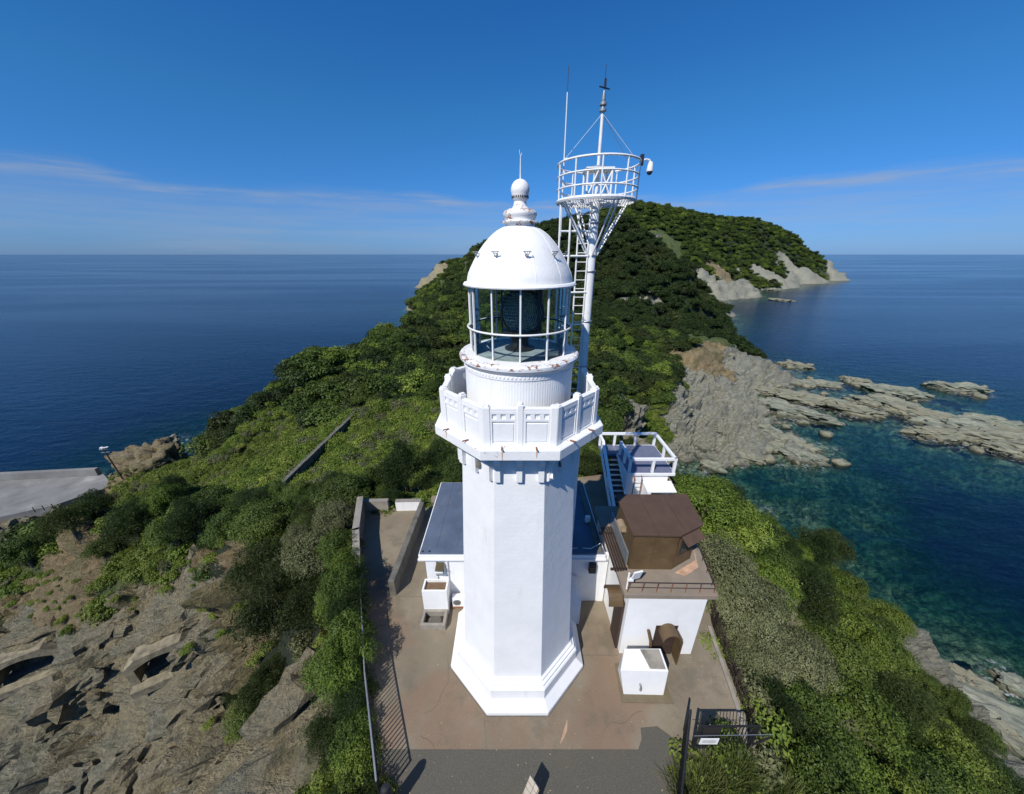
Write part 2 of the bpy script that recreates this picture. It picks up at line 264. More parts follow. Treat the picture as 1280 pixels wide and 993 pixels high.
# ------------------------------------------------------------------ materials of the land and sea
def mat_land():
    t = NT('land'); P = t.coord('Object')
    W = t.n('SeparateColor'); t.set(W.inputs[0], t.attr('cover')); rock, soil, grass = W.outputs[0], W.outputs[1], W.outputs[2]
    n_big = t.noise(0.12, 6, 0.62, P); n_mid = t.noise(0.7, 6, 0.65, P); n_fine = t.noise(5.0, 5, 0.7, P); n_tiny = t.noise(22, 3, 0.7, P)
    strata = t.noise(1.0, 6, 0.65, t.mapping((0.35, 2.2, 3.0), (0.6, 0.25, -0.5)))
    crack = t.n('TexVoronoi'); crack.feature = 'DISTANCE_TO_EDGE'; crack.inputs['Scale'].default_value = 0.55
    wob = t.n('VectorMath'); wob.operation = 'ADD'; t.set(wob.inputs[0], t.mapping((0.5, 1.6, 1.6), (0.6, 0.25, -0.5)))
    wobn = t.n('TexNoise'); wobn.inputs['Scale'].default_value = 1.1; wobn.inputs['Detail'].default_value = 5; t.set(wobn.inputs['Vector'], P); t.set(wob.inputs[1], wobn.outputs['Color'])
    t.set(crack.inputs['Vector'], wob.outputs[0]); ck = t.rng(crack.outputs[0], 0.0, 0.06)
    c_rock = t.ramp(strata, [(0.25, (0.10, 0.095, 0.066)), (0.42, (0.235, 0.22, 0.15)), (0.55, (0.34, 0.31, 0.21)), (0.72, (0.50, 0.44, 0.295))])
    c_rock = t.mix(t.rng(n_mid, 0.42, 0.68, 0, 0.5), c_rock, (0.19, 0.215, 0.15))
    c_rock = t.mix(t.rng(n_big, 0.38, 0.56, 0, 0.75), c_rock, (0.40, 0.325, 0.18))
    c_rock = t.mix(t.rng(n_fine, 0.35, 0.62, 0.45, 0), c_rock, (0.06, 0.058, 0.042))
    c_rock = t.mix(t.math('MULTIPLY', t.math('SUBTRACT', 1.0, ck), t.rng(n_big, 0.4, 0.7, 0.0, 0.35)), c_rock, (0.05, 0.05, 0.042))
    c_rock = t.mix(t.rng(t.noise(0.35, 5, 0.7, t.mapping((1, 1, 1), loc=(7, 3, 1))), 0.56, 0.68, 0, 0.45), c_rock, (0.13, 0.125, 0.045))
    stain = t.noise(0.45, 7, 0.72, t.mapping((0.7, 1.3, 1.3), (0.6, 0.25, -0.5), (4, 4, 4)), 1.2)
    c_rock = t.mix(t.rng(stain, 0.54, 0.63, 0, 0.6), c_rock, (0.07, 0.072, 0.048)); c_rock = t.mix(t.rng(t.noise(1.6, 6, 0.75, t.mapping(loc=(1, 9, 2))), 0.56, 0.66, 0, 0.6), c_rock, (0.34, 0.30, 0.21))
    gx = t.n('NewGeometry'); gxs = t.n('SeparateXYZ'); t.set(gxs.inputs[0], gx.outputs['Position'])
    c_rock = t.mix(t.rng(gxs.outputs[0], 10.0, 45.0, 0, 0.75), c_rock, t.ramp(strata, [(0.25, (0.10, 0.105, 0.085)), (0.42, (0.22, 0.23, 0.185)), (0.55, (0.32, 0.325, 0.265)), (0.72, (0.46, 0.44, 0.365))]))
    # weed-dark tide line low on the shore
    geo = t.n('NewGeometry'); sp = t.n('SeparateXYZ'); t.set(sp.inputs[0], geo.outputs['Position'])
    zz = t.math('ADD', sp.outputs[2], t.math('MULTIPLY', t.math('SUBTRACT', n_mid, 0.5), 1.6))
    c_rock = t.mix(t.rng(zz, -34.9, -34.2, 0.75, 0), c_rock, (0.055, 0.05, 0.028))
    c_soil = t.ramp(n_mid, [(0.3, (0.18, 0.14, 0.07)), (0.55, (0.37, 0.285, 0.145)), (0.75, (0.50, 0.40, 0.23))])
    c_soil = t.mix(t.rng(n_fine, 0.4, 0.75, 0.4, 0), c_soil, (0.12, 0.085, 0.045))
    c_soil = t.mix(t.rng(n_big, 0.5, 0.6, 0, 0.5), c_soil, (0.12, 0.13, 0.045))
    c_grass = t.ramp(n_mid, [(0.3, (0.045, 0.075, 0.018)), (0.5, (0.105, 0.16, 0.034)), (0.7, (0.20, 0.225, 0.06))])
    c_grass = t.mix(t.rng(n_fine, 0.4, 0.7, 0.6, 0), c_grass, (0.02, 0.032, 0.01))
    c_grass = t.mix(t.rng(n_big, 0.5, 0.64, 0, 0.35), c_grass, (0.16, 0.135, 0.05))
    c_veg = t.ramp(n_fine, [(0.3, (0.012, 0.02, 0.007)), (0.6, (0.028, 0.045, 0.013)), (0.8, (0.05, 0.065, 0.022))])
    j = t.math('ADD', t.math('MULTIPLY', t.math('SUBTRACT', n_fine, 0.5), 0.8), t.math('MULTIPLY', t.math('SUBTRACT', n_mid, 0.5), 0.9))
    def w(x): return t.rng(t.math('ADD', x, j), 0.36, 0.56)
    c = t.mix(w(grass), c_veg, c_grass); c = t.mix(w(soil), c, c_soil); c = t.mix(w(rock), c, c_rock)
    # under water: weedy sand and boulders
    bedn = t.ramp(n_mid, [(0.36, (0.025, 0.05, 0.032)), (0.48, (0.09, 0.16, 0.10)), (0.58, (0.30, 0.36, 0.24)), (0.72, (0.48, 0.50, 0.35))])
    c = t.mix(t.rng(sp.outputs[2], -35.25, -34.95, 1, 0), c, bedn)
    h = t.math('ADD', t.math('MULTIPLY', n_fine, 0.5), t.math('ADD', t.math('MULTIPLY', n_tiny, 0.14), t.math('MULTIPLY', ck, 0.06)))
    h = t.math('ADD', h, t.math('MULTIPLY', strata, 1.3)); h = t.math('ADD', h, t.math('MULTIPLY', t.noise(2.2, 6, 0.75, P, 0.6), 0.8))
    return t.done(t.principled(c, 0.9, normal=t.bump(h, 1.0, 0.7)))
def mat_sea():
    t = NT('sea_water'); P = t.coord('Object')
    geo = t.n('NewGeometry'); cd = t.n('CameraData')
    w1 = t.noise(0.22, 5, 0.62, t.mapping((0.55, 1.25, 1), (0, 0, 0.45)), 0.4)
    w2 = t.noise(1.1, 4, 0.6, t.mapping((0.55, 1.3, 1), (0, 0, 0.3)), 0.6)
    w3 = t.noise(0.02, 4, 0.55, t.mapping((0.4, 1.4, 1), (0, 0, 0.1)), 0.3)
    h = t.math('ADD', t.math('MULTIPLY', w1, 1.0), t.math('MULTIPLY', w2, 0.22))
    nrm = t.bump(h, 1.0, 0.38)
    slick = t.noise(0.004, 5, 0.6, t.mapping((0.25, 1.6, 1), (0, 0, 0.08)), 0.8)
    col = t.mix(t.rng(w3, 0.35, 0.65), (0.0018, 0.0075, 0.025), (0.0026, 0.0105, 0.034))
    depth = t.attr('depth', 'Fac')
    col = t.mix(t.rng(depth, 0.5, 9.0, 1, 0), col, (0.002, 0.024, 0.026))
    rough = t.rng(slick, 0.42, 0.62, 0.20, 0.14)
    wat = t.principled(col, rough, normal=nrm, IOR=1.333)
    wat_n = wat.node; wat_n.inputs['Specular IOR Level'].default_value = 0.42
    tr = t.n('BsdfTransparent'); t.set(tr.inputs[0], t.ramp(t.math('MULTIPLY', depth, 0.1), [(0.0, (0.92, 0.98, 0.96)), (0.3, (0.35, 0.72, 0.66)), (0.8, (0.08, 0.38, 0.42))]))
    gl = t.n('BsdfGlossy'); gl.inputs['Roughness'].default_value = 0.12; t.set(gl.inputs['Normal'], nrm)
    fr = t.n('Fresnel'); fr.inputs['IOR'].default_value = 1.333; t.set(fr.inputs['Normal'], nrm)
    clear = t.n('MixShader'); t.set(clear.inputs[0], fr.outputs[0]); t.set(clear.inputs[1], tr.outputs[0]); t.set(clear.inputs[2], gl.outputs[0])
    op = t.math('SUBTRACT', 1.0, t.math('POWER', 2.718, t.math('MULTIPLY', depth, -0.14)))
    m = t.n('MixShader'); t.set(m.inputs[0], op); t.set(m.inputs[1], clear.outputs[0]); t.set(m.inputs[2], wat)
    # broken white water right along the rocks
    foam = t.math('MULTIPLY', t.attr('foam', 'Fac'), t.rng(t.noise(0.8, 6, 0.75, P), 0.52, 0.66))
    fo = t.n('MixShader'); t.set(fo.inputs[0], foam); t.set(fo.inputs[1], m.outputs[0]); t.set(fo.inputs[2], t.principled((0.75, 0.8, 0.8), 0.7))
    return t.done(fo.outputs[0])
M = {'land': mat_land(), 'sea': mat_sea()}

# ------------------------------------------------------------------ terrain
PLAT = [(-4.05,-9.5),(-4.05,-4.75),(-5.75,-1.9),(-7.3,1.45),(-9.15,4.2),(-10.1,7.3),(-10.1,8.3),(-5.7,8.3),(-5.7,9.5),(11.4,13.0),(11.6,9.0),(10.2,4.5),(8.75,0.7),(8.15,-2.8),(7.95,-3.65),(5.75,-3.75),(4.75,-4.9),(4.5,-9.5)]
def inside(poly, x, y, grow=0.0):
    c = np.zeros(np.shape(x), bool); n = len(poly); cx = sum(p[0] for p in poly)/n; cy = sum(p[1] for p in poly)/n
    pts = [(cx+(p[0]-cx)*(1+grow), cy+(p[1]-cy)*(1+grow)) for p in poly]
    for i in range(n):
        (x1, y1), (x2, y2) = pts[i], pts[(i+1) % n]
        hit = ((y1 > y) != (y2 > y)); xi = (x2-x1)*(y-y1)/((y2-y1) if y2 != y1 else 1e-9)+x1
        c ^= hit & (x < xi)
    return c
CASEMATES = [((-31.1, 9.5, -19.4), (0.50, -0.87), 3.7, 2.2, 'arched concrete gun casemate in the middle of the left cliff'), ((-49.1, 11.7, -24.4), (0.5, -0.87), 4.2, 2.4, 'arched concrete gun casemate at the left edge of the photo')]
def displaced(x, y, z, W, r):
    """push a piece of the height field along its normals with rock and slope relief"""
    P = np.stack([x, y, z], -1); du = np.gradient(P, axis=1); dv = np.gradient(P, axis=0); n = np.cross(du, dv)
    n /= np.maximum(np.linalg.norm(n, axis=-1, keepdims=True), 1e-9); n *= np.sign(n[..., 2:3] + 1e-9)
    rock = np.clip(W[0]+W[1]*0.7, 0, 1); sc = np.clip(r/60, 1, 6)
    # tilted beds: coordinates stretched along the strike
    right = np.clip((x-5)/20, 0, 1); sx = 0.82+0.06*right; sy = 0.45-0.92*right; a = x*sx+y*sy; b = -x*sy+y*sx
    f1 = ridged(a*0.05/sc, (b*0.6+z*0.8)*0.16/sc, (z-b*0.4)*0.16/sc, 5, 0.55)*2.6*sc**0.35
    f2 = fbm(x*0.35, y*0.35, z*0.35, 4, 0.55)*0.9
    f3 = ridged(a*0.35, (b*0.6+z*0.8)*1.1, (z-b*0.4)*1.1, 4, 0.55)*0.95
    st = np.abs(((b*0.6+z*0.8)*0.55 + 0.8*fbm(x*0.2, y*0.2, z*0.2, 3)) % 1.0 - 0.5)*0.9
    d = rock*(f1*1.25-1.1 + f2 + f3 + st*0.8) + (1-rock)*(fbm(x*0.09, y*0.09, z*0.09, 4)*1.4*np.clip(sc, 1, 3))
    q = fbm(x*0.24/sc, y*0.24/sc, z*0.3/sc, 3, 0.55)*3.6; q = np.floor(q)+np.clip((q-np.floor(q))*3.5, 0, 1)     # broken ledges
    q2 = fbm(x*0.10+5, y*0.10, z*0.13, 3, 0.5)*3.4; q2 = np.floor(q2)+np.clip((q2-np.floor(q2))*4, 0, 1)
    d = d + rock*(q*1.1+q2*0.8*np.clip(1.4-r/80, 0, 1)) + rock*fbm(x*0.03, y*0.03, z*0.04, 4, 0.6)*6.0*np.clip((r-200)/200, 0, 1) + rock*ridged(x*0.07, y*0.07, z*0.02, 3, 0.6)*5.0*np.clip((r-200)/200, 0, 1)
    shore = np.clip((z+35.8)/2.6, 0.15, 1); d = d*np.where(rock > 0.3, shore, 1.0)
    d = d + rock*(ridged(x*0.9, y*0.9, z*0.9, 4, 0.6)*0.42+fbm(a*1.1, b*2.6, z*2.6, 3, 0.6)*0.34)*np.clip(90/r, 0, 1)
    for k_, am in ((0.11, 2.6), (0.26, 1.5), (0.6, 0.7)):            # clefts cut across the beds
        cn = pnoise(a*k_*0.45+3.1, b*k_+z*k_*0.7, z*k_*0.5-1.7)+0.3*pnoise(x*k_*3, y*k_*3, z*k_*3)
        d = d - rock*am*np.clip(1-np.abs(cn)*7, 0, 1)
    for (c, nn, w, h, _) in CASEMATES: d = d*np.clip((np.hypot(x-c[0], y-c[1])-4.0)/6.0, 0.08, 1)
    d = d*np.where((x > 22) & (y < 32), 0.45, 1.0)
    near = np.clip((r-6)/14, 0, 1)
    return P + n*(d*near)[..., None]
def build_land():
    th = np.radians(np.linspace(-104, 104, 620)); lr = np.linspace(math.log(4.0), math.log(1500), 640)
    T, Rr = np.meshgrid(th, np.exp(lr)); x = CEN[0]+Rr*np.sin(T); y = CEN[1]+Rr*np.cos(T)
    z = land(x, y); W = classes(x, y)
    low = np.clip((-33.2-z)/1.5, 0, 1); W[0] = np.maximum(W[0], low); W[1:] *= (1-low)
    P = displaced(x, y, z, W, Rr)
    for (c, nn, w, h, _) in CASEMATES:                       # a niche cut into the slope for each casemate
        nv = np.array([nn[0], nn[1]])/math.hypot(*nn); dx = P[..., 0]-c[0]; dy = P[..., 1]-c[1]; dep = -(dx*nv[0]+dy*nv[1]); lat = np.abs(-dx*nv[1]+dy*nv[0])
        mk = (lat < w/2+0.35) & (dep < 2.1) & (dep > -2.5); P[..., 2] = np.where(mk, np.minimum(P[..., 2], c[2]-0.15), P[..., 2])
    ins = inside(PLAT, P[..., 0], P[..., 1], 0.25); P[..., 2] = np.where(ins, np.minimum(P[..., 2], -0.10), P[..., 2])
    ins = inside(PLAT, P[..., 0], P[..., 1], -0.015); P[..., 2] = np.where(ins, np.minimum(P[..., 2], -1.2), P[..., 2])
    wh = inside(WHARF, P[..., 0], P[..., 1], 0.0); P[..., 2] = np.where(wh, np.minimum(P[..., 2], -34.6), P[..., 2])
    nr, nt = T.shape; idx = np.arange(nr*nt).reshape(nr, nt)
    F = np.stack([idx[:-1, :-1], idx[:-1, 1:], idx[1:, 1:], idx[1:, :-1]], -1).reshape(-1, 4)
    o = mesh_obj('terrain', P.reshape(-1, 3), F, M['land'], smooth=True); o['kind'] = 'structure'
    rk_ = (W[0]+W[1]*0.5)[:-1, :-1].ravel(); rr2 = Rr[:-1, :-1].ravel(); o.data.polygons.foreach_set('use_smooth', ~((rk_ > 0.5) & (rr2 < 170)))   # fractured rock keeps its facets
    C = np.stack([W[0], W[1], W[2], np.ones_like(W[0])], -1).reshape(-1, 4); col_attr(o.data, 'cover', C)
    return P, W
WHARF = [(-140,62),(-119.6,57.6),(-98.5,59.6),(-91,55),(-96,48.5),(-104,44),(-130,38)]
SUNK = [(60.6,38.5,6),(72.6,45,7),(60,50,9),(53,56,8),(118,59.5,14),(106,63,10),(70,37,5),(128,54,10),(88,58,8),(66,60,8),(80,50,5),(52,46,6),(-96,74,10)]
SHOALS = [(136.7,150.6,14.8),(130.1,125,14),(147.3,129.9,10.3),(180.3,119.5,19.3),(116.9,105,11.7),(117.1,99.5,17.3),(129.9,106.5,13.5),(135.8,103.6,19),(150.7,115.2,18.8),(137.3,95,18.9),(141.1,90.2,20.8),(140.1,83.7,22.1),(140.6,77.8,20.9),(138.6,71.7,15.4),(151.4,81.2,12),(153.9,89.1,15.4),(127,81.2,14.4),(107.5,108.8,18),(94.3,98.8,20.6),(57.4,13.4,8.5),(63.1,16.4,4),(-98.7,77.4,7)]
def build_sea():
    th = np.radians(np.concatenate([np.linspace(-180, -78, 30)[:-1], np.linspace(-78, 78, 420), np.linspace(78, 180, 30)[1:]])); lr = np.concatenate([np.linspace(math.log(3), math.log(400), 320), np.linspace(math.log(400), math.log(90000), 90)[1:]])
    T, Rr = np.meshgrid(th, np.exp(lr)); x = CEN[0]+Rr*np.sin(T); y = CEN[1]+Rr*np.cos(T)
    b = land(x, y) + fbm(x*0.09, y*0.09, x*0, 4)*3.0*(Rr < 900)
    depth = np.clip(SEA-b, 0, 15); depth = np.where(Rr > 1400, 15, depth)
    for (rx, ry, rl) in SUNK: depth = np.where(Rr < 700, np.minimum(depth, 1.4+0.85*np.clip(np.hypot(x-rx, y-ry)-rl*0.3, 0, 60)+1.6*np.abs(fbm(x*0.16, y*0.16, x*0, 3))), depth)
    for (rx, ry, rl) in SHOALS: depth = np.where(Rr < 700, np.minimum(depth, 0.2+0.28*np.clip(np.hypot(x-rx, y-ry)-rl*0.42, 0, 60)+0.5*np.abs(fbm(x*0.2, y*0.2, x*0, 2))), depth)
    nr, nt = T.shape; idx = np.arange(nr*nt).reshape(nr, nt)
    F = np.stack([idx[:-1, :-1], idx[1:, :-1], idx[1:, 1:], idx[:-1, 1:]], -1).reshape(-1, 4)
    o = mesh_obj('sea', np.stack([x, y, x*0+SEA], -1).reshape(-1, 3), F[:, ::-1].copy(), M['sea'], smooth=True); o['kind'] = 'structure'
    flt_attr(o.data, 'depth', depth.ravel()); flt_attr(o.data, 'foam', np.clip(1-depth/0.9, 0, 1).ravel()*(depth.ravel() > 0.02))
def WH_IN(x, y): return bool(inside(WHARF, np.array([x]), np.array([y]))[0])
TERR, TERR_W = build_land()
build_sea()

# ------------------------------------------------------------------ materials of the built things
def simple(name, color, rough=0.6, metal=0.0, var=0.12, scale=3.0, bump=0.0, bscale=20.0, dirt=None, dirt_amt=0.3, **kw):
    t = NT(name); n = t.noise(scale, 5, 0.6)
    dark = tuple(c*(1-var) for c in color); lite = tuple(min(1, c*(1+var)) for c in color)
    c = t.ramp(n, [(0.3, dark), (0.7, lite)])
    if dirt: c = t.mix(t.rng(t.noise(scale*0.6, 6, 0.7, t.mapping(loc=(5, 2, 9))), 0.52, 0.72, 0, dirt_amt), c, dirt)
    nr = t.bump(t.noise(bscale, 4, 0.65), bump, 0.02) if bump else None
    return t.done(t.principled(c, rough, metal, nr, **kw))
def mat_white(brick=False, rust=0.0):
    t = NT('white_paint' + ('_brick' if brick else '') + ('_rust' if rust else '')); P = t.coord()
    c = t.ramp(t.noise(1.3, 5, 0.6), [(0.3, (0.76, 0.765, 0.755)), (0.7, (0.83, 0.83, 0.82))])
    streak = t.noise(3.2, 5, 0.65, t.mapping((1, 1, 0.10)))
    c = t.mix(t.rng(streak, 0.56, 0.76, 0, 0.30), c, (0.58, 0.51, 0.40))
    c = t.mix(t.rng(t.noise(9, 5, 0.7), 0.64, 0.76, 0, 0.25), c, (0.52, 0.50, 0.45))
    h = t.math('MULTIPLY', t.noise(14, 4, 0.7), 0.5)
    if brick:
        vm = t.n('SeparateXYZ'); t.set(vm.inputs[0], P)
        ang = t.math('ARCTAN2', vm.outputs[1], vm.outputs[0])
        cmb = t.n('CombineXYZ'); t.set(cmb.inputs[0], t.math('MULTIPLY', ang, 1.9)); t.set(cmb.inputs[1], vm.outputs[2])
        b = t.n('TexBrick'); t.set(b.inputs['Vector'], cmb.outputs[0]); b.inputs['Scale'].default_value = 1.0
        b.inputs['Brick Width'].default_value = 0.46; b.inputs['Row Height'].default_value = 0.16; b.inputs['Mortar Size'].default_value = 0.012; b.inputs['Mortar Smooth'].default_value = 0.5
        h = t.math('SUBTRACT', t.math('ADD', h, t.math('MULTIPLY', t.noise(3.0, 4, 0.6), 0.7)), t.math('MULTIPLY', b.outputs['Fac'], 0.06))
    if rust:
        r = t.rng(t.noise(6, 7, 0.72, t.mapping((1, 1, 1.6))), 0.63-rust*0.13, 0.72-rust*0.12)
        c = t.mix(r, c, t.ramp(t.noise(18, 4, 0.7), [(0.3, (0.15, 0.055, 0.028)), (0.7, (0.36, 0.15, 0.075))]))
    return t.done(t.principled(c, 0.55, normal=t.bump(h, 0.45, 0.03)))
def mat_forecourt():
    t = NT('forecourt_concrete'); P = t.coord()
    c = t.ramp(t.noise(0.35, 6, 0.6), [(0.3, (0.15, 0.126, 0.086)), (0.5, (0.195, 0.162, 0.110)), (0.7, (0.265, 0.22, 0.155))])
    c = t.mix(t.rng(t.noise(0.22, 4, 0.6, t.mapping(loc=(3, 1, 0))), 0.48, 0.62, 0, 0.75), c, (0.19, 0.120, 0.074))
    c = t.mix(t.rng(t.noise(0.6, 6, 0.7, t.mapping(loc=(8, 4, 0))), 0.50, 0.66, 0, 0.6), c, (0.11, 0.098, 0.066))
    sp = t.noise(38, 3, 0.75); c = t.mix(t.rng(sp, 0.50, 0.72, 0, 0.45), c, (0.40, 0.33, 0.26)); c = t.mix(t.rng(sp, 0.28, 0.46, 0.5, 0), c, (0.10, 0.075, 0.05))
    return t.done(t.principled(c, 0.85, normal=t.bump(sp, 0.5, 0.012)))
def mat_asphalt():
    t = NT('asphalt'); sp = t.noise(42, 3, 0.75)
    c = t.ramp(sp, [(0.3, (0.05, 0.048, 0.038)), (0.55, (0.092, 0.086, 0.066)), (0.75, (0.17, 0.155, 0.12))])
    c = t.mix(t.rng(t.noise(0.7, 5, 0.6), 0.45, 0.7, 0, 0.4), c, (0.11, 0.09, 0.062))
    return t.done(t.principled(c, 0.85, normal=t.bump(sp, 0.5, 0.01)))
def mat_pane(tint=(0.86, 0.95, 0.93)):
    t = NT('lantern_glass'); tr = t.n('BsdfTransparent'); t.set(tr.inputs[0], tint)
    gl = t.n('BsdfGlossy'); gl.inputs['Roughness'].default_value = 0.02; t.set(gl.inputs['Color'], (0.9, 0.95, 0.95))
    lw = t.n('Fresnel'); lw.inputs['IOR'].default_value = 1.22
    m = t.n('MixShader'); t.set(m.inputs[0], lw.outputs[0]); t.set(m.inputs[1], tr.outputs[0]); t.set(m.inputs[2], gl.outputs[0])
    return t.done(m.outputs[0])
def mat_lens():
    t = NT('lens_glass'); tr = t.n('BsdfTransparent'); t.set(tr.inputs[0], (0.62, 0.78, 0.78))
    p = t.principled((0.22, 0.29, 0.30), 0.06)
    m = t.n('MixShader'); m.inputs[0].default_value = 0.5; t.set(m.inputs[1], tr.outputs[0]); t.set(m.inputs[2], p)
    return t.done(m.outputs[0])
M.update(
    white=mat_white(), shaft=mat_white(True), rusty=mat_white(rust=1.0), speck=mat_white(rust=0.25),
    forecourt=mat_forecourt(), asphalt=mat_asphalt(), pane=mat_pane(), lens=mat_lens(),
    lantern_floor=simple('lantern_floor', (0.34, 0.36, 0.38), 0.6, var=0.3, scale=4),
    gallery_floor=simple('gallery_floor', (0.06, 0.062, 0.07), 0.8),
    roof_blue=simple('blue_grey_roofing', (0.092, 0.118, 0.165), 0.6, var=0.18, scale=1.2, bump=0.2, dirt=(0.17, 0.18, 0.19), dirt_amt=0.5),
    steel=simple('painted_steel', (0.78, 0.79, 0.78), 0.45, var=0.06, dirt=(0.45, 0.3, 0.2), dirt_amt=0.25, scale=6),
    galv=simple('galvanised_steel', (0.33, 0.35, 0.36), 0.45, 0.6, var=0.15),
    black=simple('black_metal', (0.018, 0.018, 0.02), 0.5, var=0.2),
    dark=simple('dark_void', (0.008, 0.008, 0.009), 0.9),
    brown=simple('brown_cladding', (0.105, 0.066, 0.030), 0.5, var=0.18, scale=2.5, bump=0.1, dirt=(0.16, 0.11, 0.055), dirt_amt=0.4),
    brown_roof=simple('brown_roof_sheet', (0.090, 0.053, 0.033), 0.65, var=0.15, scale=2, dirt=(0.15, 0.10, 0.07), dirt_amt=0.25),
    brown_dark=simple('dark_brown_timber', (0.045, 0.027, 0.020), 0.6, var=0.25),
    concrete=simple('grey_concrete', (0.27, 0.245, 0.205), 0.9, var=0.2, scale=2.0, bump=0.4, dirt=(0.08, 0.075, 0.055), dirt_amt=0.6),
    concrete_dark=simple('weathered_concrete', (0.125, 0.118, 0.098), 0.9, var=0.3, scale=2.0, bump=0.5, dirt=(0.035, 0.034, 0.028), dirt_amt=0.7),
    deck=simple('deck_concrete', (0.23, 0.19, 0.145), 0.85, var=0.15, scale=1.5, bump=0.2, dirt=(0.32, 0.2, 0.13), dirt_amt=0.4),
    deck_blue=simple('blue_grey_deck', (0.13, 0.145, 0.21), 0.7, var=0.12),
    rust=simple('rust', (0.23, 0.085, 0.04), 0.85, var=0.35, scale=8),
    stone=simple('cream_stone', (0.50, 0.43, 0.33), 0.75, var=0.12, bump=0.2, scale=4),
    grout=simple('grout', (0.16, 0.14, 0.11), 0.9), tan=simple('tan_stone', (0.36, 0.27, 0.17), 0.8),
    glass_dark=simple('window_glass', (0.02, 0.03, 0.03), 0.06, var=0.1),
    brass=simple('brass', (0.25, 0.2, 0.12), 0.3, 0.8),
    wharf=simple('wharf_concrete', (0.18, 0.178, 0.168), 0.9, var=0.25, scale=0.25, bump=0.2, dirt=(0.42, 0.41, 0.38), dirt_amt=0.7),
    water_brown=simple('brown_tank_bottom', (0.15, 0.092, 0.05), 0.7, var=0.25),
    bark=simple('bark', (0.10, 0.085, 0.065), 0.9, var=0.3, scale=12, bump=0.5),
)

# ------------------------------------------------------------------ geometry builder
class G:
    def __init__(self): self.v = []; self.f = []
    def add(self, vs, fs):
        b = len(self.v); self.v += [tuple(q) for q in vs]; self.f += [tuple(i+b for i in f) for f in fs]; return self
    def box(self, c, s, rz=0.0, rx=0.0, ry=0.0):
        m = Matrix.Rotation(rz, 3, 'Z') @ Matrix.Rotation(ry, 3, 'Y') @ Matrix.Rotation(rx, 3, 'X'); c = Vector(c)
        vs = [c + m @ Vector((x*s[0]/2, y*s[1]/2, z*s[2]/2)) for z in (-1, 1) for y in (-1, 1) for x in (-1, 1)]
        return self.add(vs, [(0,2,3,1),(4,5,7,6),(0,1,5,4),(2,6,7,3),(0,4,6,2),(1,3,7,5)])
    def span(self, a, b): return self.box([(a[i]+b[i])/2 for i in range(3)], [abs(b[i]-a[i]) for i in range(3)])
    def prism(self, poly, z0, z1):
        n = len(poly); area = sum(poly[i][0]*poly[(i+1) % n][1]-poly[(i+1) % n][0]*poly[i][1] for i in range(n))
        if area < 0: poly = poly[::-1]
        return self.add([(*p, z0) for p in poly] + [(*p, z1) for p in poly], [tuple(range(n))[::-1], tuple(range(n, 2*n))] + [(i, (i+1) % n, n+(i+1) % n, n+i) for i in range(n)])
    def tube(self, a, b, r, n=8, r2=None):
        a = Vector(a); b = Vector(b); d = (b-a).normalized(); u = d.orthogonal().normalized(); w = d.cross(u); r2 = r if r2 is None else r2
        vs = [a + (u*math.cos(2*math.pi*i/n)+w*math.sin(2*math.pi*i/n))*r for i in range(n)] + [b + (u*math.cos(2*math.pi*i/n)+w*math.sin(2*math.pi*i/n))*r2 for i in range(n)]
        return self.add(vs, [(i, (i+1) % n, n+(i+1) % n, n+i) for i in range(n)] + [tuple(range(n))[::-1], tuple(range(n, 2*n))])
    def path(self, pts, r, n=6):
        for a, b in zip(pts[:-1], pts[1:]): self.tube(a, b, r, n)
        return self
    def ring(self, c, R, r, n=48, k=8, a0=0.0, a1=2*math.pi, axis='Z'):
        full = abs(a1-a0-2*math.pi) < 1e-6; cnt = n if full else n+1; vs = []
        for i in range(cnt):
            a = a0+(a1-a0)*i/n
            for j in range(k):
                b = 2*math.pi*j/k; rr = R+r*math.cos(b); p = (rr*math.cos(a), rr*math.sin(a), r*math.sin(b))
                if axis == 'Y': p = (p[0], p[2], p[1])
                vs.append((c[0]+p[0], c[1]+p[1], c[2]+p[2]))
        fs = []
        for i in range(n if full else n):
            i2 = (i+1) % cnt
            for j in range(k): fs.append((i*k+j, i2*k+j, i2*k+(j+1) % k, i*k+(j+1) % k))
        return self.add(vs, fs)
    def lathe(self, prof, n=48, c=(0, 0), a0=0.0, cap=True, oct=False):
        k = len(prof); vs = []
        for (r, z) in prof:
            rr = r/math.cos(math.pi/n) if oct else r
            for i in range(n):
                a = a0+2*math.pi*i/n; vs.append((c[0]+rr*math.cos(a), c[1]+rr*math.sin(a), z))
        fs = [(j*n+i, j*n+(i+1) % n, (j+1)*n+(i+1) % n, (j+1)*n+i) for j in range(k-1) for i in range(n)]
        if cap: fs += [tuple(range(n))[::-1], tuple(range((k-1)*n, k*n))]
        return self.add(vs, fs)
    def move(self, f): self.v = [tuple(f(Vector(q))) for q in self.v]; return self
    def obj(self, name, mat, parent=None, smooth=False, bevel=0.0, angle=35):
        o = mesh_obj(name, self.v, self.f, mat, parent)
        if bevel:
            bm = bmesh.new(); bm.from_mesh(o.data); bmesh.ops.remove_doubles(bm, verts=bm.verts, dist=1e-5)
            es = [e for e in bm.edges if len(e.link_faces) == 2 and e.calc_face_angle(0) > 0.5]
            bmesh.ops.bevel(bm, geom=es, offset=bevel, segments=2, affect='EDGES', profile=0.5); bm.to_mesh(o.data); bm.free(); o.data.update()
        if smooth:
            o.data.polygons.foreach_set('use_smooth', np.ones(len(o.data.polygons), dtype=bool)); o.data.set_sharp_from_angle(angle=math.radians(angle))
        return o
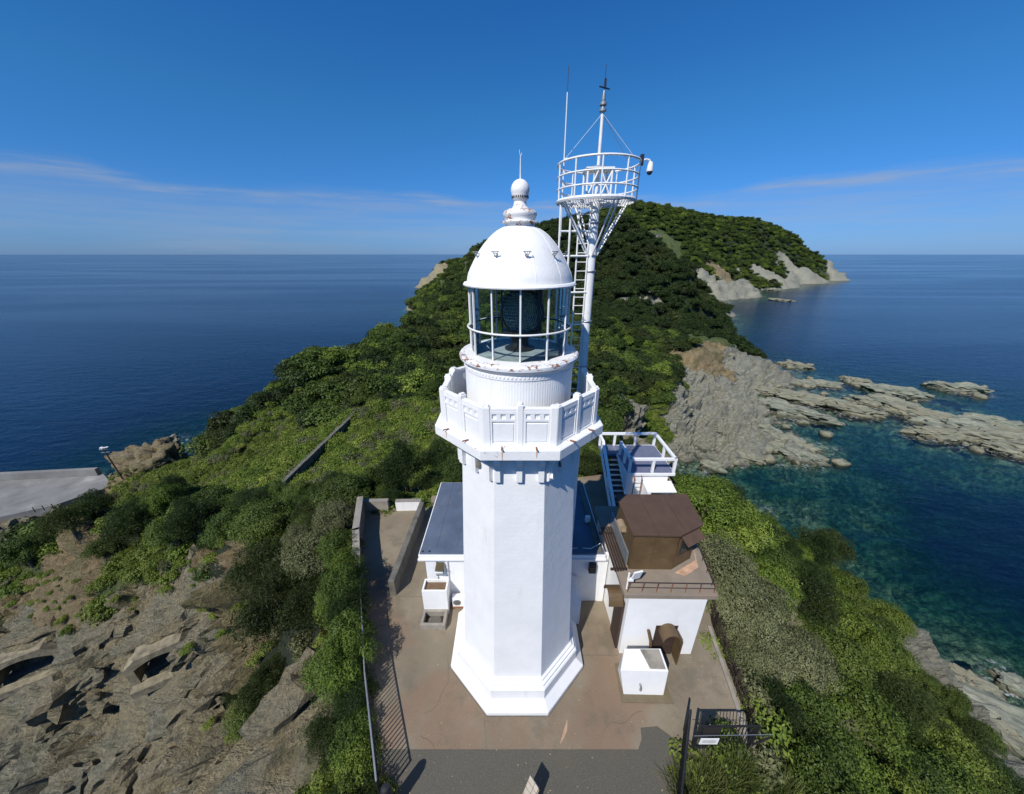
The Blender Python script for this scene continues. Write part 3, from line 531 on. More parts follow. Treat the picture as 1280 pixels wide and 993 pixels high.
def share(o, name, parent, loc=None, rot=None):
    c = bpy.data.objects.new(name, o.data); coll.objects.link(c); c.parent = parent
    if loc is not None: c.location = loc
    if rot is not None: c.rotation_euler = rot
    return c
OA = math.pi/8

# ------------------------------------------------------------------ forecourt and paving
def forecourt():
    o = G().prism(PLAT, -1.6, 0.0).obj('forecourt', M['forecourt']); o['kind'] = 'structure'
    pol = [(-4.0,-9.4),(-4.0,-4.7),(-4.62,-3.55),(4.02,-3.55),(4.22,-3.3),(4.3,-2.98),(4.9,-2.94),(5.25,-3.2),(5.6,-3.75),(4.65,-4.9),(4.4,-9.4)]
    a = G().prism(pol, -0.2, 0.005).obj('asphalt_path', M['asphalt']); a['kind'] = 'structure'
    j = G(); 
    for p, q in [((-1.05,-3.53),(-1.2,-2.66)), ((2.7,-0.62),(4.2,-0.62)), ((-6.6,2.05),(-4.3,2.0)), ((7.3,0.3),(8.6,0.4))]: j.box(((p[0]+q[0])/2, (p[1]+q[1])/2, 0.0), (math.hypot(q[0]-p[0], q[1]-p[1]), 0.018, 0.008), math.atan2(q[1]-p[1], q[0]-p[0]))
    cr = random.Random(4)
    for (x, y, a, n) in ((2.9, -3.3, 1.3, 14), (-3.4, -2.6, 0.5, 16), (6.3, -2.6, 2.0, 14), (-6.2, 0.6, 0.2, 10), (1.6, -4.6, 0.4, 16), (-2.4, -4.4, 2.6, 12)):
        for i in range(n): nx, ny = x+math.cos(a)*0.14, y+math.sin(a)*0.14; j.box(((x+nx)/2, (y+ny)/2, 0.004), (0.145, 0.007, 0.008), a); x, y = nx, ny; a += cr.uniform(-.45, .45)
    jo = j.obj('paving_joint', M['concrete_dark'], o)
    # chipped pale patch on the paving
    G().prism([(1.42,-3.42),(1.60,-3.05),(1.78,-2.72),(1.72,-3.05),(1.60,-3.24)], 0.0, 0.006).obj('paint_patch', simple('worn_patch', (0.42, 0.27, 0.18), 0.8), o)
forecourt()

# ------------------------------------------------------------------ lighthouse
def lighthouse():
    L = tag(empty('lighthouse'), 'tall white octagonal lighthouse with domed glass lantern and railed gallery', 'lighthouse')
    G().lathe([(2.64, 0), (2.64, 0.17), (2.61, 0.20), (2.36, 0.42), (2.34, 0.44), (2.34, 0.92), (2.30, 0.97), (2.25, 0.98), (2.25, 1.07), (2.15, 1.09), (2.15, 1.16), (2.05, 1.2)], 8, a0=OA, oct=True).obj('plinth', M['white'], L, bevel=0.012)
    G().lathe([(2.58, -0.02), (2.665, 0.0), (2.665, 0.02)], 8, a0=OA, oct=True).obj('plinth_joint', M['concrete_dark'], L)
    G().lathe([(2.06, 1.19), (1.67, 10.56)], 8, a0=OA, oct=True).obj('shaft', M['shaft'], L, bevel=0.012)
    G().lathe([(1.62, 10.30), (1.74, 10.42), (1.74, 10.50), (1.9, 10.545), (2.34, 10.545), (2.38, 10.57), (2.38, 10.84), (2.35, 10.86)], 8, a0=OA, oct=True).obj('gallery_slab', M['speck'], L, bevel=0.008)
    G().lathe([(2.1, 10.84), (2.1, 10.868)], 8, a0=OA, oct=True).obj('gallery_floor', M['gallery_floor'], L)
    # corbels
    prof = [(0, -1.08), (0.17, -1.08), (0.23, -1.03), (0.23, -0.55), (0.27, -0.46), (0.33, -0.42), (0.37, -0.33), (0.35, -0.24), (0.34, -0.18), (0.50, -0.15), (0.50, 0), (0, 0)]
    w = 0.08; n = len(prof)
    cb = G().add([(-w, -d, z) for d, z in prof] + [(w, -d, z) for d, z in prof], [tuple(range(n)), tuple(range(n, 2*n))[::-1]] + [(i, n+i, n+(i+1) % n, (i+1) % n) for i in range(n)])
    first = None
    for k in range(8):
        a = k*math.pi/4
        for off in (-0.60, 0, 0.60):
            if first is None: first = cb.obj('corbel', M['white'], L, bevel=0.006); c = first
            else: c = share(first, 'corbel', L)
            p = Matrix.Rotation(a, 3, 'Z') @ Vector((off, -1.615, 10.545)); c.location = p; c.rotation_euler = (0, 0, a)
    # parapet: eight faces with posts and recessed panels; the face beside the mast is open
    ap, zb, zt = 2.20, 10.86, 11.88; half = ap*math.tan(OA)
    post_c = G().box((0, 0.0, (zb+zt+0.04)/2), (0.17, 0.19, zt+0.04-zb)).box((0, 0.0, zt+0.055), (0.12, 0.14, 0.035)); post_m = G().box((0, 0.0, (zb+zt+0.10)/2), (0.14, 0.19, zt+0.10-zb)).box((0, 0, zt+0.12), (0.10, 0.14, 0.045))
    pc = pm = pp = None
    pan = G(); x0, x1 = 0.075, half-0.16; wd = x1-x0; xm = (x0+x1)/2
    pan.span((x0-0.02, -0.04, zb), (x1+0.02, 0.055, zt-0.03))                                  # recessed field
    pan.span((x0-0.02, -0.075, zt-0.075), (x1+0.02, 0.075, zt))                                 # coping
    pan.span((x0-0.02, -0.075, zt-0.34), (x1+0.02, -0.035, zt-0.27))                            # rail under the openings
    pan.span((x0-0.02, -0.075, zb), (x1+0.02, -0.035, zb+0.07)); pan.span((x0-0.02, -0.078, zt-0.14), (x1+0.02, -0.036, zt-0.07))
    for xx in (x0+0.02, x1-0.02): pan.span((xx-0.045, -0.077, zb+0.03), (xx+0.045, -0.037, zt-0.1))
    for q in (1/3., 2/3.): pan.span((x0+wd*q-0.055, -0.074, zt-0.30), (x0+wd*q+0.055, -0.034, zt-0.11))
    pan.span((x0+0.09, -0.062, zb+0.12), (x1-0.09, -0.03, zt-0.40))                              # raised panel
    mir = G().add(pan.v, pan.f); mir.move(lambda q: Vector((-q.x, q.y, q.z))); mir.f = [f[::-1] for f in mir.f]
    for k in range(8):
        a = k*math.pi/4; R = Matrix.Rotation(a, 3, 'Z')
        if k == 3: continue
        for s, g in ((0, pan), (1, mir)):
            key = 'p%d' % s
            if key not in CACHE: o = g.obj('parapet_panel', M['white'], L, bevel=0.004); CACHE[key] = o
            else: o = share(CACHE[key], 'parapet_panel', L)
            o.location = R @ Vector((0, -ap+0.1, 0)); o.rotation_euler = (0, 0, a)
        for off, g, key in ((-half+0.09, post_c, 'pc'), (half-0.09, post_c, 'pc'), (0, post_m, 'pm')):
            if key not in CACHE: o = g.obj('parapet_post', M['white'], L, bevel=0.012); CACHE[key] = o
            else: o = share(CACHE[key], 'parapet_post', L)
            o.location = R @ Vector((off, -ap+0.1, 0)); o.rotation_euler = (0, 0, a)
        for off in (-0.45, 0.4):                                                               # rusty drain spouts at the foot
            if k not in (0, 1, 7): continue
            key = 'sp'
            if key not in CACHE: o = G().tube((0, 0.02, 0), (0, -0.16, 0.025), 0.02, 8).obj('drain_spout', M['rust'], L); CACHE[key] = o
            else: o = share(CACHE[key], 'drain_spout', L)
            o.location = R @ Vector((off, -ap-0.1, zb+0.03)); o.rotation_euler = (0, 0, a)
    run = simple('rust_run', (0.50, 0.33, 0.20), 0.8, var=0.3, scale=9); hair = simple('hairline', (0.50, 0.50, 0.47), 0.8)
    for k, off, ln in ((0, -0.45, 0.26), (0, 0.40, 0.20), (7, -0.45, 0.2), (1, 0.4, 0.22)):
        R = Matrix.Rotation(k*math.pi/4, 3, 'Z'); o = G().add([(-0.022, 0, 0), (0.022, 0, 0), (0.006, 0, -ln), (-0.006, 0, -ln)], [(0, 3, 2, 1)]).obj('rust_run', run, L); o.location = R @ Vector((off+0.01, -2.384, 10.84)); o.rotation_euler = (0, 0, k*math.pi/4)
    # drum below the lantern, with close-set vertical boarding
    vs = G(); nb = 132; pr = []
    for (z, r) in [(10.87, 1.55), (12.38, 1.55)]:
        for i in range(nb*2): pr.append((z, r-(0.005 if i % 2 else 0.0), 2*math.pi*i/(nb*2)))
    n2 = nb*2
    vs.add([(r*math.cos(a), r*math.sin(a), z) for z, r, a in pr], [(i, (i+1) % n2, n2+(i+1) % n2, n2+i) for i in range(n2)])
    vs.obj('drum', M['white'], L)
    G().lathe([(1.50, 12.36), (1.57, 12.36), (1.57, 12.50), (1.62, 12.55), (1.66, 12.60), (1.69, 12.63), (1.69, 12.72), (1.66, 12.755), (1.30, 12.79), (0.3, 12.79)], 72).obj('lantern_cornice', M['speck'], L, smooth=True)
    G().lathe([(1.695, 12.66), (1.696, 12.715), (1.664, 12.762), (1.56, 12.772), (1.55, 12.760)], 72, cap=False).obj('cornice_rim', mat_white(rust=1.05), L, smooth=True)
    d = None
    for i in range(96):
        a = 2*math.pi*i/96
        if d is None: d = G().box((1.575, 0, 12.44), (0.022, 0.045, 0.05)).obj('dentil', M['speck'], L)
        else: d = share(d, 'dentil', L)
        d.rotation_euler = (0, 0, a)
    G().lathe([(0.0, 12.795), (1.3, 12.795), (1.3, 12.80), (0.0, 12.80)], 48, cap=False).obj('lantern_floor', M['lantern_floor'], L)
    # glazing
    z0, z1, rg = 12.78, 14.56, 1.36; mul = pane = None
    for i in range(12):
        a = -math.pi/2+i*math.pi/6
        if mul is None: mul = G().box((rg, 0, (z0+z1)/2), (0.055, 0.042, z1-z0)).obj('mullion', M['steel'], L, bevel=0.008)
        else: mul = share(mul, 'mullion', L)
        mul.rotation_euler = (0, 0, a)
        for za, zb2 in ((z0, 13.46), (13.50, z1)):
            key = 'pane%.1f' % za
            if key not in CACHE:
                b0, b1 = 0.016, math.pi/6-0.016; vv = [((rg-0.012)*math.cos(b), (rg-0.012)*math.sin(b), z) for z in (za, zb2) for b in (b0, b1)]
                CACHE[key] = mesh_obj('glass_pane', vv, [(0, 1, 3, 2)], M['pane'], L)
                o = CACHE[key]
            else: o = share(CACHE[key], 'glass_pane', L)
            o.rotation_euler = (0, 0, a)
    G().ring((0, 0, 13.48), 1.42, 0.026, 72).obj('glazing_ring', M['steel'], L, smooth=True, angle=80)
    G().ring((0, 0, 13.48), 1.35, 0.022, 48).obj('inner_ring', M['black'], L, smooth=True, angle=80)
    br = None
    for i in range(6):
        a = -math.pi/2+math.pi/6+i*math.pi/3
        if br is None: br = G().tube((1.36, 0, 13.48), (1.43, 0, 13.48), 0.02).obj('ring_bracket', M['steel'], L)
        else: br = share(br, 'ring_bracket', L)
        br.rotation_euler = (0, 0, a)
    # dome of lapped sheets
    prof = [(1.395, 14.64), (1.38, 14.74), (1.354, 14.846), (1.285, 14.99), (1.207, 15.13), (1.125, 15.27), (1.03, 15.41), (0.92, 15.55), (0.786, 15.69), (0.70, 15.765), (0.60, 15.835), (0.48, 15.90), (0.36, 15.945)]
    G().lathe([(1.30, 14.53), (1.49, 14.55), (1.50, 14.58), (1.47, 14.625), (1.40, 14.64)], 96, cap=False).obj('dome_eave', M['speck'], L, smooth=True)
    dm = G().lathe(prof, 96, cap=False).obj('dome', M['white'], L, smooth=True, angle=60)
    seam = None
    for i in range(12):
        a = -math.pi/2+math.pi/12+i*math.pi/6
        if seam is None:
            s = G()
            for (r1, h1), (r2, h2) in zip(prof[:-1], prof[1:]): s.tube((r1, 0, h1), (r2, 0, h2), 0.0065, 5)
            seam = s.obj('dome_seam', M['white'], dm)
        else: seam = share(seam, 'dome_seam', dm)
        seam.rotation_euler = (0, 0, a)
    hk = None
    for i in range(10):
        a = -math.pi/2+math.radians(7)+i*math.radians(36)
        if hk is None:
            g = G().tube((1.08, 0, 15.30), (1.24, 0, 15.33), 0.011, 6)
            g.tube((1.22, -0.085, 15.36), (1.22, 0.085, 15.36), 0.011, 6).tube((1.17, -0.085, 15.36), (1.24, -0.085, 15.36), 0.009, 6).tube((1.17, 0.085, 15.36), (1.24, 0.085, 15.36), 0.009, 6).tube((1.22, -0.07, 15.36), (1.17, 0, 15.24), 0.010, 6).tube((1.22, 0.07, 15.36), (1.17, 0, 15.24), 0.010, 6)
            hk = g.obj('dome_hook', M['galv'], dm)
        else: hk = share(hk, 'dome_hook', dm)
        hk.rotation_euler = (0, 0, a)
    G().lathe([(0.37, 15.93), (0.375, 16.02), (0.46, 16.025), (0.47, 16.04), (0.46, 16.055), (0.385, 16.06), (0.38, 16.12), (0.40, 16.15), (0.42, 16.19), (0.425, 16.23), (0.40, 16.28), (0.31, 16.325), (0.21, 16.345), (0.165, 16.40), (0.15, 16.50)], 48).obj('ventilator_collar', mat_white(rust=0.85), L, smooth=True, angle=50)
    bl = G().lathe([(0.15, 16.49), (0.18, 16.54), (0.207, 16.61)] + [(0.228*math.sin(t_), 16.74-0.235*math.cos(t_)) for t_ in np.linspace(1.15, math.pi-0.02, 14)], 40).obj('ventilator_ball', M['white'], L, smooth=True, angle=60)
    sl = None
    for i in range(28):
        if sl is None: sl = G().box((0.203, 0, 16.59), (0.012, 0.02, 0.05)).obj('vent_slot', M['dark'], bl)
        else: sl = share(sl, 'vent_slot', bl)
        sl.rotation_euler = (0, 0, 2*math.pi*i/28)
    G().tube((0, 0, 16.95), (0, 0, 17.42), 0.017, 8, 0.010).tube((0, 0, 17.42), (-0.03, 0, 17.56), 0.006).tube((0, 0, 17.42), (0.035, 0, 17.5), 0.006).obj('lightning_rod', M['steel'], L)
    # hooded vents on the shaft and a small bright lamp
    for k, off, z in ((7, 0.10, 9.75), (1, -0.02, 9.75)):
        R = Matrix.Rotation(k*math.pi/4, 3, 'Z'); o = G().lathe([(0.10, -0.08), (0.095, 0.02), (0.06, 0.10), (0.0, 0.12)], 12, cap=False).box((0, 0.06, 0.02), (0.06, 0.1, 0.08)).obj('vent_hood', M['concrete_dark'], L)
        o.location = R @ Vector((off, -1.72, z)); o.rotation_euler = (0, 0, k*math.pi/4)
    R = Matrix.Rotation(math.pi/4, 3, 'Z'); o = G().box((0, 0, 0), (0.10, 0.16, 0.16)).tube((0, -0.05, 0.0), (0.06, -0.16, 0.03), 0.06, 10, 0.09).obj('wall_lamp', M['white'], L); o.location = R @ Vector((-0.62, -1.74, 9.62)); o.rotation_euler = (0, 0, math.pi/4)
    # entrance porch at the foot, right hand side
    g = G().box((2.42, 1.15, 0.85), (0.75, 0.95, 1.7)).add([(2.03, 0.65, 1.7), (2.83, 0.65, 1.7), (2.83, 1.65, 1.7), (2.03, 1.65, 1.7), (2.03, 0.65, 2.15), (2.03, 1.65, 2.15)], [(0, 1, 4), (3, 5, 2), (4, 1, 2, 5), (0, 3, 2, 1), (0, 4, 5, 3)])
    g.obj('porch', M['white'], L, bevel=0.01)
CACHE = {}
lighthouse()

def lens():
    T = tag(empty('fresnel_lens', (0.02, 0.0, 12.80)), 'dark bronze and glass lens on a pedestal inside the glazed lantern', 'lamp lens')
    G().lathe([(0.42, 0), (0.42, 0.05), (0.26, 0.09), (0.24, 0.30), (0.46, 0.44), (0.50, 0.48), (0.50, 0.53)], 32).obj('pedestal', M['black'], T, smooth=True, angle=30)
    for s in (1, -1):
        y = -0.30*s
        for i, r in enumerate(np.linspace(0.07, 0.50, 9)):
            G().ring((0.06, y-s*0.16*(1-(r/0.55)**2), 1.05), r, 0.020, 40, 6, axis='Y').obj('lens_ring', M['lens'], T, smooth=True, angle=80)
        G().ring((0.06, y, 1.05), 0.56, 0.03, 40, 6, axis='Y').obj('lens_frame', M['black'], T, smooth=True, angle=80)
        bulb = G().lathe([(0.0, -0.16), (0.035, -0.15), (0.06, -0.10), (0.065, 0)], 20, cap=False); bulb.move(lambda q: Vector((0.06+q.x, y+q.z*s+0.0*s, 1.05+q.y))); bulb.obj('bulls_eye', M['lens'], T, smooth=True, angle=80)
    for i, h in enumerate(np.linspace(0.62, 1.72, 14)):
        rr = 0.52*math.sqrt(max(0.12, 1-((h-1.12)/0.75)**2))
        G().ring((-0.02, 0, h), rr, 0.022, 30, 6, a0=math.radians(100), a1=math.radians(262)).obj('prism_band', M['lens'], T, smooth=True, angle=80)
    sc = [(0.62*math.cos(a), 0.62*math.sin(a)) for a in np.radians(np.linspace(-42, 46, 14))]
    G().add([(x, y, z) for z in (0.53, 1.70) for x, y in sc], [(i, i+1, 15+i, 14+i) for i in range(13)]).obj('blackout_screen', M['black'], T, smooth=True)
    for x, y in ((-0.5, -0.2), (-0.5, 0.2), (0.56, -0.3), (0.56, 0.3)): G().tube((x, y, 0.5), (x, y, 1.72), 0.022).obj('lens_post', M['black'], T)
    G().ring((0, 0, 1.73), 0.52, 0.03, 32, 6).obj('lens_top_ring', M['black'], T)
    c = tag(empty('control_box', (0.85, -0.75, 12.80)), 'small grey control box on the lantern floor beside the lens', 'control box'); G().box((0, 0, 0.08), (0.32, 0.2, 0.16), 0.5).obj('case', M['galv'], c, bevel=0.01); G().box((0, 0, 0.17), (0.2, 0.11, 0.012), 0.5).obj('cover', M['steel'], c)
lens()

# ------------------------------------------------------------------ radio mast behind the tower
def mast():
    T = tag(empty('radio_mast', (2.40, 2.2, 0)), 'white steel mast with ladder and round railed platform behind the lighthouse', 'mast'); T.rotation_euler = (0, math.radians(-0.25), 0)
    G().tube((0, 0, 0), (0, 0, 16.75), 0.155, 16, 0.14).obj('pole', M['steel'], T, smooth=True, angle=50)
    G().tube((0, 0, 16.75), (0, 0, 18.98), 0.055, 10, 0.045).obj('top_pole', M['steel'], T, smooth=True, angle=50)
    G().lathe([(0.05, 18.94), (0.10, 18.96), (0.10, 19.01), (0.06, 19.03), (0.055, 19.08), (0.10, 19.10), (0.10, 19.15), (0.05, 19.18), (0.06, 19.22), (0.03, 19.42)], 14).obj('beacon', M['galv'], T, smooth=True)
    g = G().tube((0, 0, 19.4), (0, 0, 19.97), 0.008).box((0.015, 0, 19.58), (0.06, 0.02, 0.2)).box((0, 0, 19.48), (0.36, 0.025, 0.025), 0.5); g.obj('wind_vane', M['black'], T)
    zf = 16.76; R = 1.17
    G().lathe([(R-0.06, zf-0.05), (R, zf-0.05), (R+0.02, zf), (R, zf+0.05), (R-0.06, zf+0.05), (R-0.06, zf-0.05)], 48, cap=False).obj('platform_rim', M['steel'], T)
    gr = G()
    for i in range(-15, 16): x = i*0.075; l = math.sqrt(max(0, (R-0.04)**2-x*x)); gr.box((x, 0, zf), (0.008, 2*l, 0.03))
    for i in range(-3, 4): y = i*0.33; l = math.sqrt(max(0, (R-0.04)**2-y*y)); gr.box((0, y, zf-0.02), (2*l, 0.03, 0.03))
    gr.obj('grating', M['steel'], T)
    for h in (0.30, 0.62, 0.95): G().ring((0, 0, zf+h), R, 0.024 if h < 0.9 else 0.030, 56, 6).obj('cage_rail', M['steel'], T, smooth=True, angle=80)
    for i in range(10):
        a = 2*math.pi*i/10+0.2; G().tube((R*math.cos(a), R*math.sin(a), zf), (R*math.cos(a), R*math.sin(a), zf+0.95), 0.022).obj('cage_post', M['steel'], T)
    for i in range(4):
        a = math.pi/2*i+0.35; x, y = math.cos(a), math.sin(a)
        for d in (-0.07, 0.07): G().tube((0.14*x-d*y, 0.14*y+d*x, zf-1.5), (1.08*x-d*y, 1.08*y+d*x, zf-0.03), 0.026).obj('brace', M['steel'], T)
    # stand on the platform
    for x, y in ((-0.35, -0.3), (0.35, -0.3), (0.35, 0.3), (-0.35, 0.3)): G().tube((x, y, zf), (x, y, zf+0.80), 0.03).obj('stand_leg', M['steel'], T)
    for p, q in (((-0.35, -0.3, zf+0.05), (-0.05, -0.3, zf+0.75)), ((0.35, -0.3, zf+0.05), (0.05, -0.3, zf+0.75)), ((0.05, -0.3, zf+0.1), (0.35, -0.3, zf+0.75))): G().tube(p, q, 0.022).obj('stand_brace', M['steel'], T)
    G().box((0, 0, zf+0.82), (0.80, 0.7, 0.04)).obj('stand_top', M['steel'], T); G().lathe([(0.26, zf+0.85), (0.26, zf+0.89), (0.1, zf+0.92)], 20).obj('turntable', M['galv'], T)
    # stays
    for a in (2.9, 0.35, -0.9): G().tube((0, 0, 18.92), (R*math.cos(a), R*math.sin(a), zf+0.95), 0.006, 5).obj('stay_wire', M['galv'] if a < 2 else M['steel'], T)
    # ladder with side stiles and rungs
    ld = G(); xl = -0.32
    lad = empty('ladder'); lad.parent = T
    for dx in (-0.17, 0.17): G().tube((xl+dx-0.0, -0.10, 10.6), (xl+dx, -0.10, zf), 0.026, 8).obj('stile', M['steel'], lad)
    rg = None
    for i in range(23):
        if rg is None: rg = G().tube((xl-0.17, -0.10, 10.75), (xl+0.17, -0.10, 10.75), 0.014, 6).obj('rung', M['steel'], lad)
        else: rg = share(rg, 'rung', lad, (0, 0, 0.27*i))
    for dx in (-0.62, -0.93): G().tube((xl+dx+0.17, -0.25, 11.8), (xl+dx+0.17, -0.25, zf), 0.032, 8).obj('guard_tube', M['steel'], T)
    for h in (13.1, 14.15, 15.25, 15.95): G().tube((-1.08, -0.25, h), (-0.1, -0.1, h), 0.03, 8).obj('guard_bar', M['steel'], T)
    for h in (11.6, 13.2, 14.8, 16.2): G().ring((0, 0, h), 0.165, 0.02, 20, 6).obj('band', M['galv'], T)
    w = tag(empty('whip_antenna', (1.28, 1.95, 15.8)), 'thin tall pale whip antenna clamped to the left of the mast cage', 'antenna')
    G().tube((0, 0, 0), (0, 0, 3.5), 0.020, 8, 0.014).obj('lower_tube', M['steel'], w); G().tube((0, 0, 3.5), (0, 0, 4.05), 0.008, 6).obj('tip', M['black'], w)
    for h in (1.35, 1.68, 2.0): G().box((0.05, 0, h), (0.14, 0.05, 0.04)).obj('clamp', M['steel'], w)
    c = tag(empty('security_camera', (3.60, 1.90, 17.70)), 'white dome security camera hung from the right edge of the mast cage', 'camera'); c.scale = (0.8, 0.8, 0.8)
    G().box((-0.16, 0, 0.08), (0.12, 0.10, 0.34)).obj('mount_box', M['black'], c, bevel=0.01); G().path([(-0.12, 0, 0.05), (-0.02, 0, 0.10), (0.12, 0, 0.08), (0.16, 0, 0.0)], 0.03, 8).obj('bracket', M['steel'], c)
    G().lathe([(0.02, 0.03), (0.07, 0.02), (0.10, -0.10), (0.115, -0.24), (0.11, -0.27)], 20, c=(0.17, 0)).obj('housing', M['white'], c, smooth=True)
    G().lathe([(0.10*math.cos(t_), -0.27-0.11*math.sin(t_)) for t_ in np.linspace(0, 1.5, 7)], 20, c=(0.17, 0)).obj('dome_lens', M['glass_dark'], c, smooth=True)
mast()

# ------------------------------------------------------------------ annex behind the tower
def annex():
    A = tag(empty('annex', (0, 1.8, 0)), 'low white annex with flat blue grey roof behind the lighthouse', 'building')
    def T(g): return g.move(lambda q: q - Vector((0, 1.8, 0)))
    T(G().span((-4.1, 1.8, 0), (3.85, 6.7, 2.93))).obj('wall', M['white'], A, bevel=0.01)
    rf = T(G().span((-4.32, 1.62, 2.93), (3.92, 6.85, 3.09))).obj('roof', M['white'], A, bevel=0.01)
    T(G().span((-4.27, 1.67, 3.09), (3.87, 6.8, 3.115))).obj('roofing', M['roof_blue'], rf)
    T(G().span((-4.27, 1.67, 3.115), (3.87, 2.0, 3.16))).obj('roof_strip', M['roof_blue'], rf, bevel=0.01)
    T(G().span((3.55, 1.7, 3.116), (3.75, 6.8, 3.26))).obj('roof_kerb', M['concrete_dark'], rf)
    for x in np.arange(-3.6, 3.6, 0.9): T(G().span((x, 2.0, 3.114), (x+0.03, 6.8, 3.124))).obj('roof_seam', M['roof_blue'], rf)
    T(G().span((-4.34, 1.54, 2.84), (3.94, 1.62, 2.93))).obj('gutter', M['white'], rf)
    for x in (-4.15, -3.85): T(G().lathe([(0.035, 3.16), (0.035, 3.2)], 10, c=(x, 1.76))).obj('drain', M['black'], rf)
    T(G().tube((-3.12, 1.74, 0), (-3.12, 1.74, 2.9), 0.035)).obj('downpipe', M['steel'], A)
    T(G().span((-4.05, 1.72, 1.2), (-3.6, 1.80, 2.93))).obj('pier', M['white'], A)
    h = T(G().box((-3.43, 1.68, 2.2), (0.30, 0.26, 0.3)).tube((-3.58, 1.56, 2.10), (-3.28, 1.56, 2.10), 0.11, 12)).obj('vent_box', M['galv'], A)
    T(G().box((-3.43, 1.62, 2.42), (0.36, 0.4, 0.03), rx=0.3)).obj('vent_cover', M['brass'], A)
    l = T(G().box((3.42, 1.70, 2.25), (0.32, 0.2, 0.5))).obj('wall_lamp', M['black'], A, bevel=0.02); T(G().box((3.42, 1.59, 2.22), (0.24, 0.02, 0.36))).obj('lamp_glass', M['glass_dark'], l)
    T(G().span((3.85, 1.78, 0), (4.12, 1.9, 3.0))).obj('end_pier', M['white'], A)
    cb = T(G().path([(2.3, 1.9, 3.2), (2.9, 2.0, 3.13), (3.3, 1.85, 3.25), (3.7, 1.9, 3.5)], 0.016)).obj('cable', M['steel'], A)
    T(G().box((3.5, 3.6, 3.34), (0.22, 0.16, 0.32))).obj('junction_box', M['steel'], A, bevel=0.01)
    u = tag(empty('air_conditioner', (-2.66, 1.52, 0)), 'small white air conditioner unit between tank and lighthouse', 'air conditioner')
    G().box((0, 0, 0.42), (0.62, 0.28, 0.52)).obj('case', M['speck'], u, bevel=0.015); f = G().ring((-0.08, -0.145, 0.44), 0.17, 0.015, 24, 6, axis='Y').obj('fan_grille', M['galv'], u)
    G().lathe([(0.0, 0), (0.16, 0), (0.16, 0.01)], 20).move(lambda q: Vector((-0.08+q.x, -0.142-q.z, 0.44+q.y))).obj('fan', M['concrete_dark'], f)
    G().box((0, 0, 0.13), (0.7, 0.34, 0.05)).box((-0.25, 0, 0.055), (0.06, 0.3, 0.11)).box((0.25, 0, 0.055), (0.06, 0.3, 0.11)).obj('stand', M['rust'], u)
    k = tag(empty('water_tank', (-3.66, 1.45, 0)), 'white open topped concrete tank with brown inside, against the annex wall', 'water tank')
    g = G(); x, y, z = 0.55, 0.315, 1.5
    for a, b in (((-x, -y, 0.1), (x, -y+0.07, z)), ((-x, y-0.07, 0.1), (x, y, z)), ((-x, -y+0.07, 0.1), (-x+0.07, y-0.07, z)), ((x-0.07, -y+0.07, 0.1), (x, y-0.07, z)), ((-x, -y, 0), (x, y, 0.1))): g.span(a, b)
    g.obj('shell', M['white'], k, bevel=0.006); G().span((-x+0.07, -y+0.07, 1.1), (x-0.07, y-0.07, 1.36)).obj('tank_bottom', M['water_brown'], k); G().tube((0.1, -0.32, 0.3), (0.1, -0.40, 0.3), 0.03).obj('tap', M['galv'], k)
    tr = tag(empty('drain_trough', (-3.68, 0.76, 0)), 'low grey concrete trough with dark mouth in front of the white tank', 'trough')
    g = G(); x, y, z = 0.55, 0.37, 0.34
    for a, b in (((-x, -y, 0), (x, -y+0.12, z)), ((-x, y-0.12, 0), (x, y, z)), ((-x, -y+0.12, 0), (-x+0.12, y-0.12, z)), ((x-0.12, -y+0.12, 0), (x, y-0.12, z))): g.span(a, b)
    g.obj('rim', M['concrete'], tr, bevel=0.008); G().span((-x+0.12, -y+0.12, 0.002), (x-0.12, y-0.12, 0.04)).obj('trough_bottom', M['brown_dark'], tr)
    G().lathe([(0.30, 0.05), (0.30, 0.06), (0.0, 0.061)], 20).obj('strainer', M['concrete_dark'], tr)
annex()

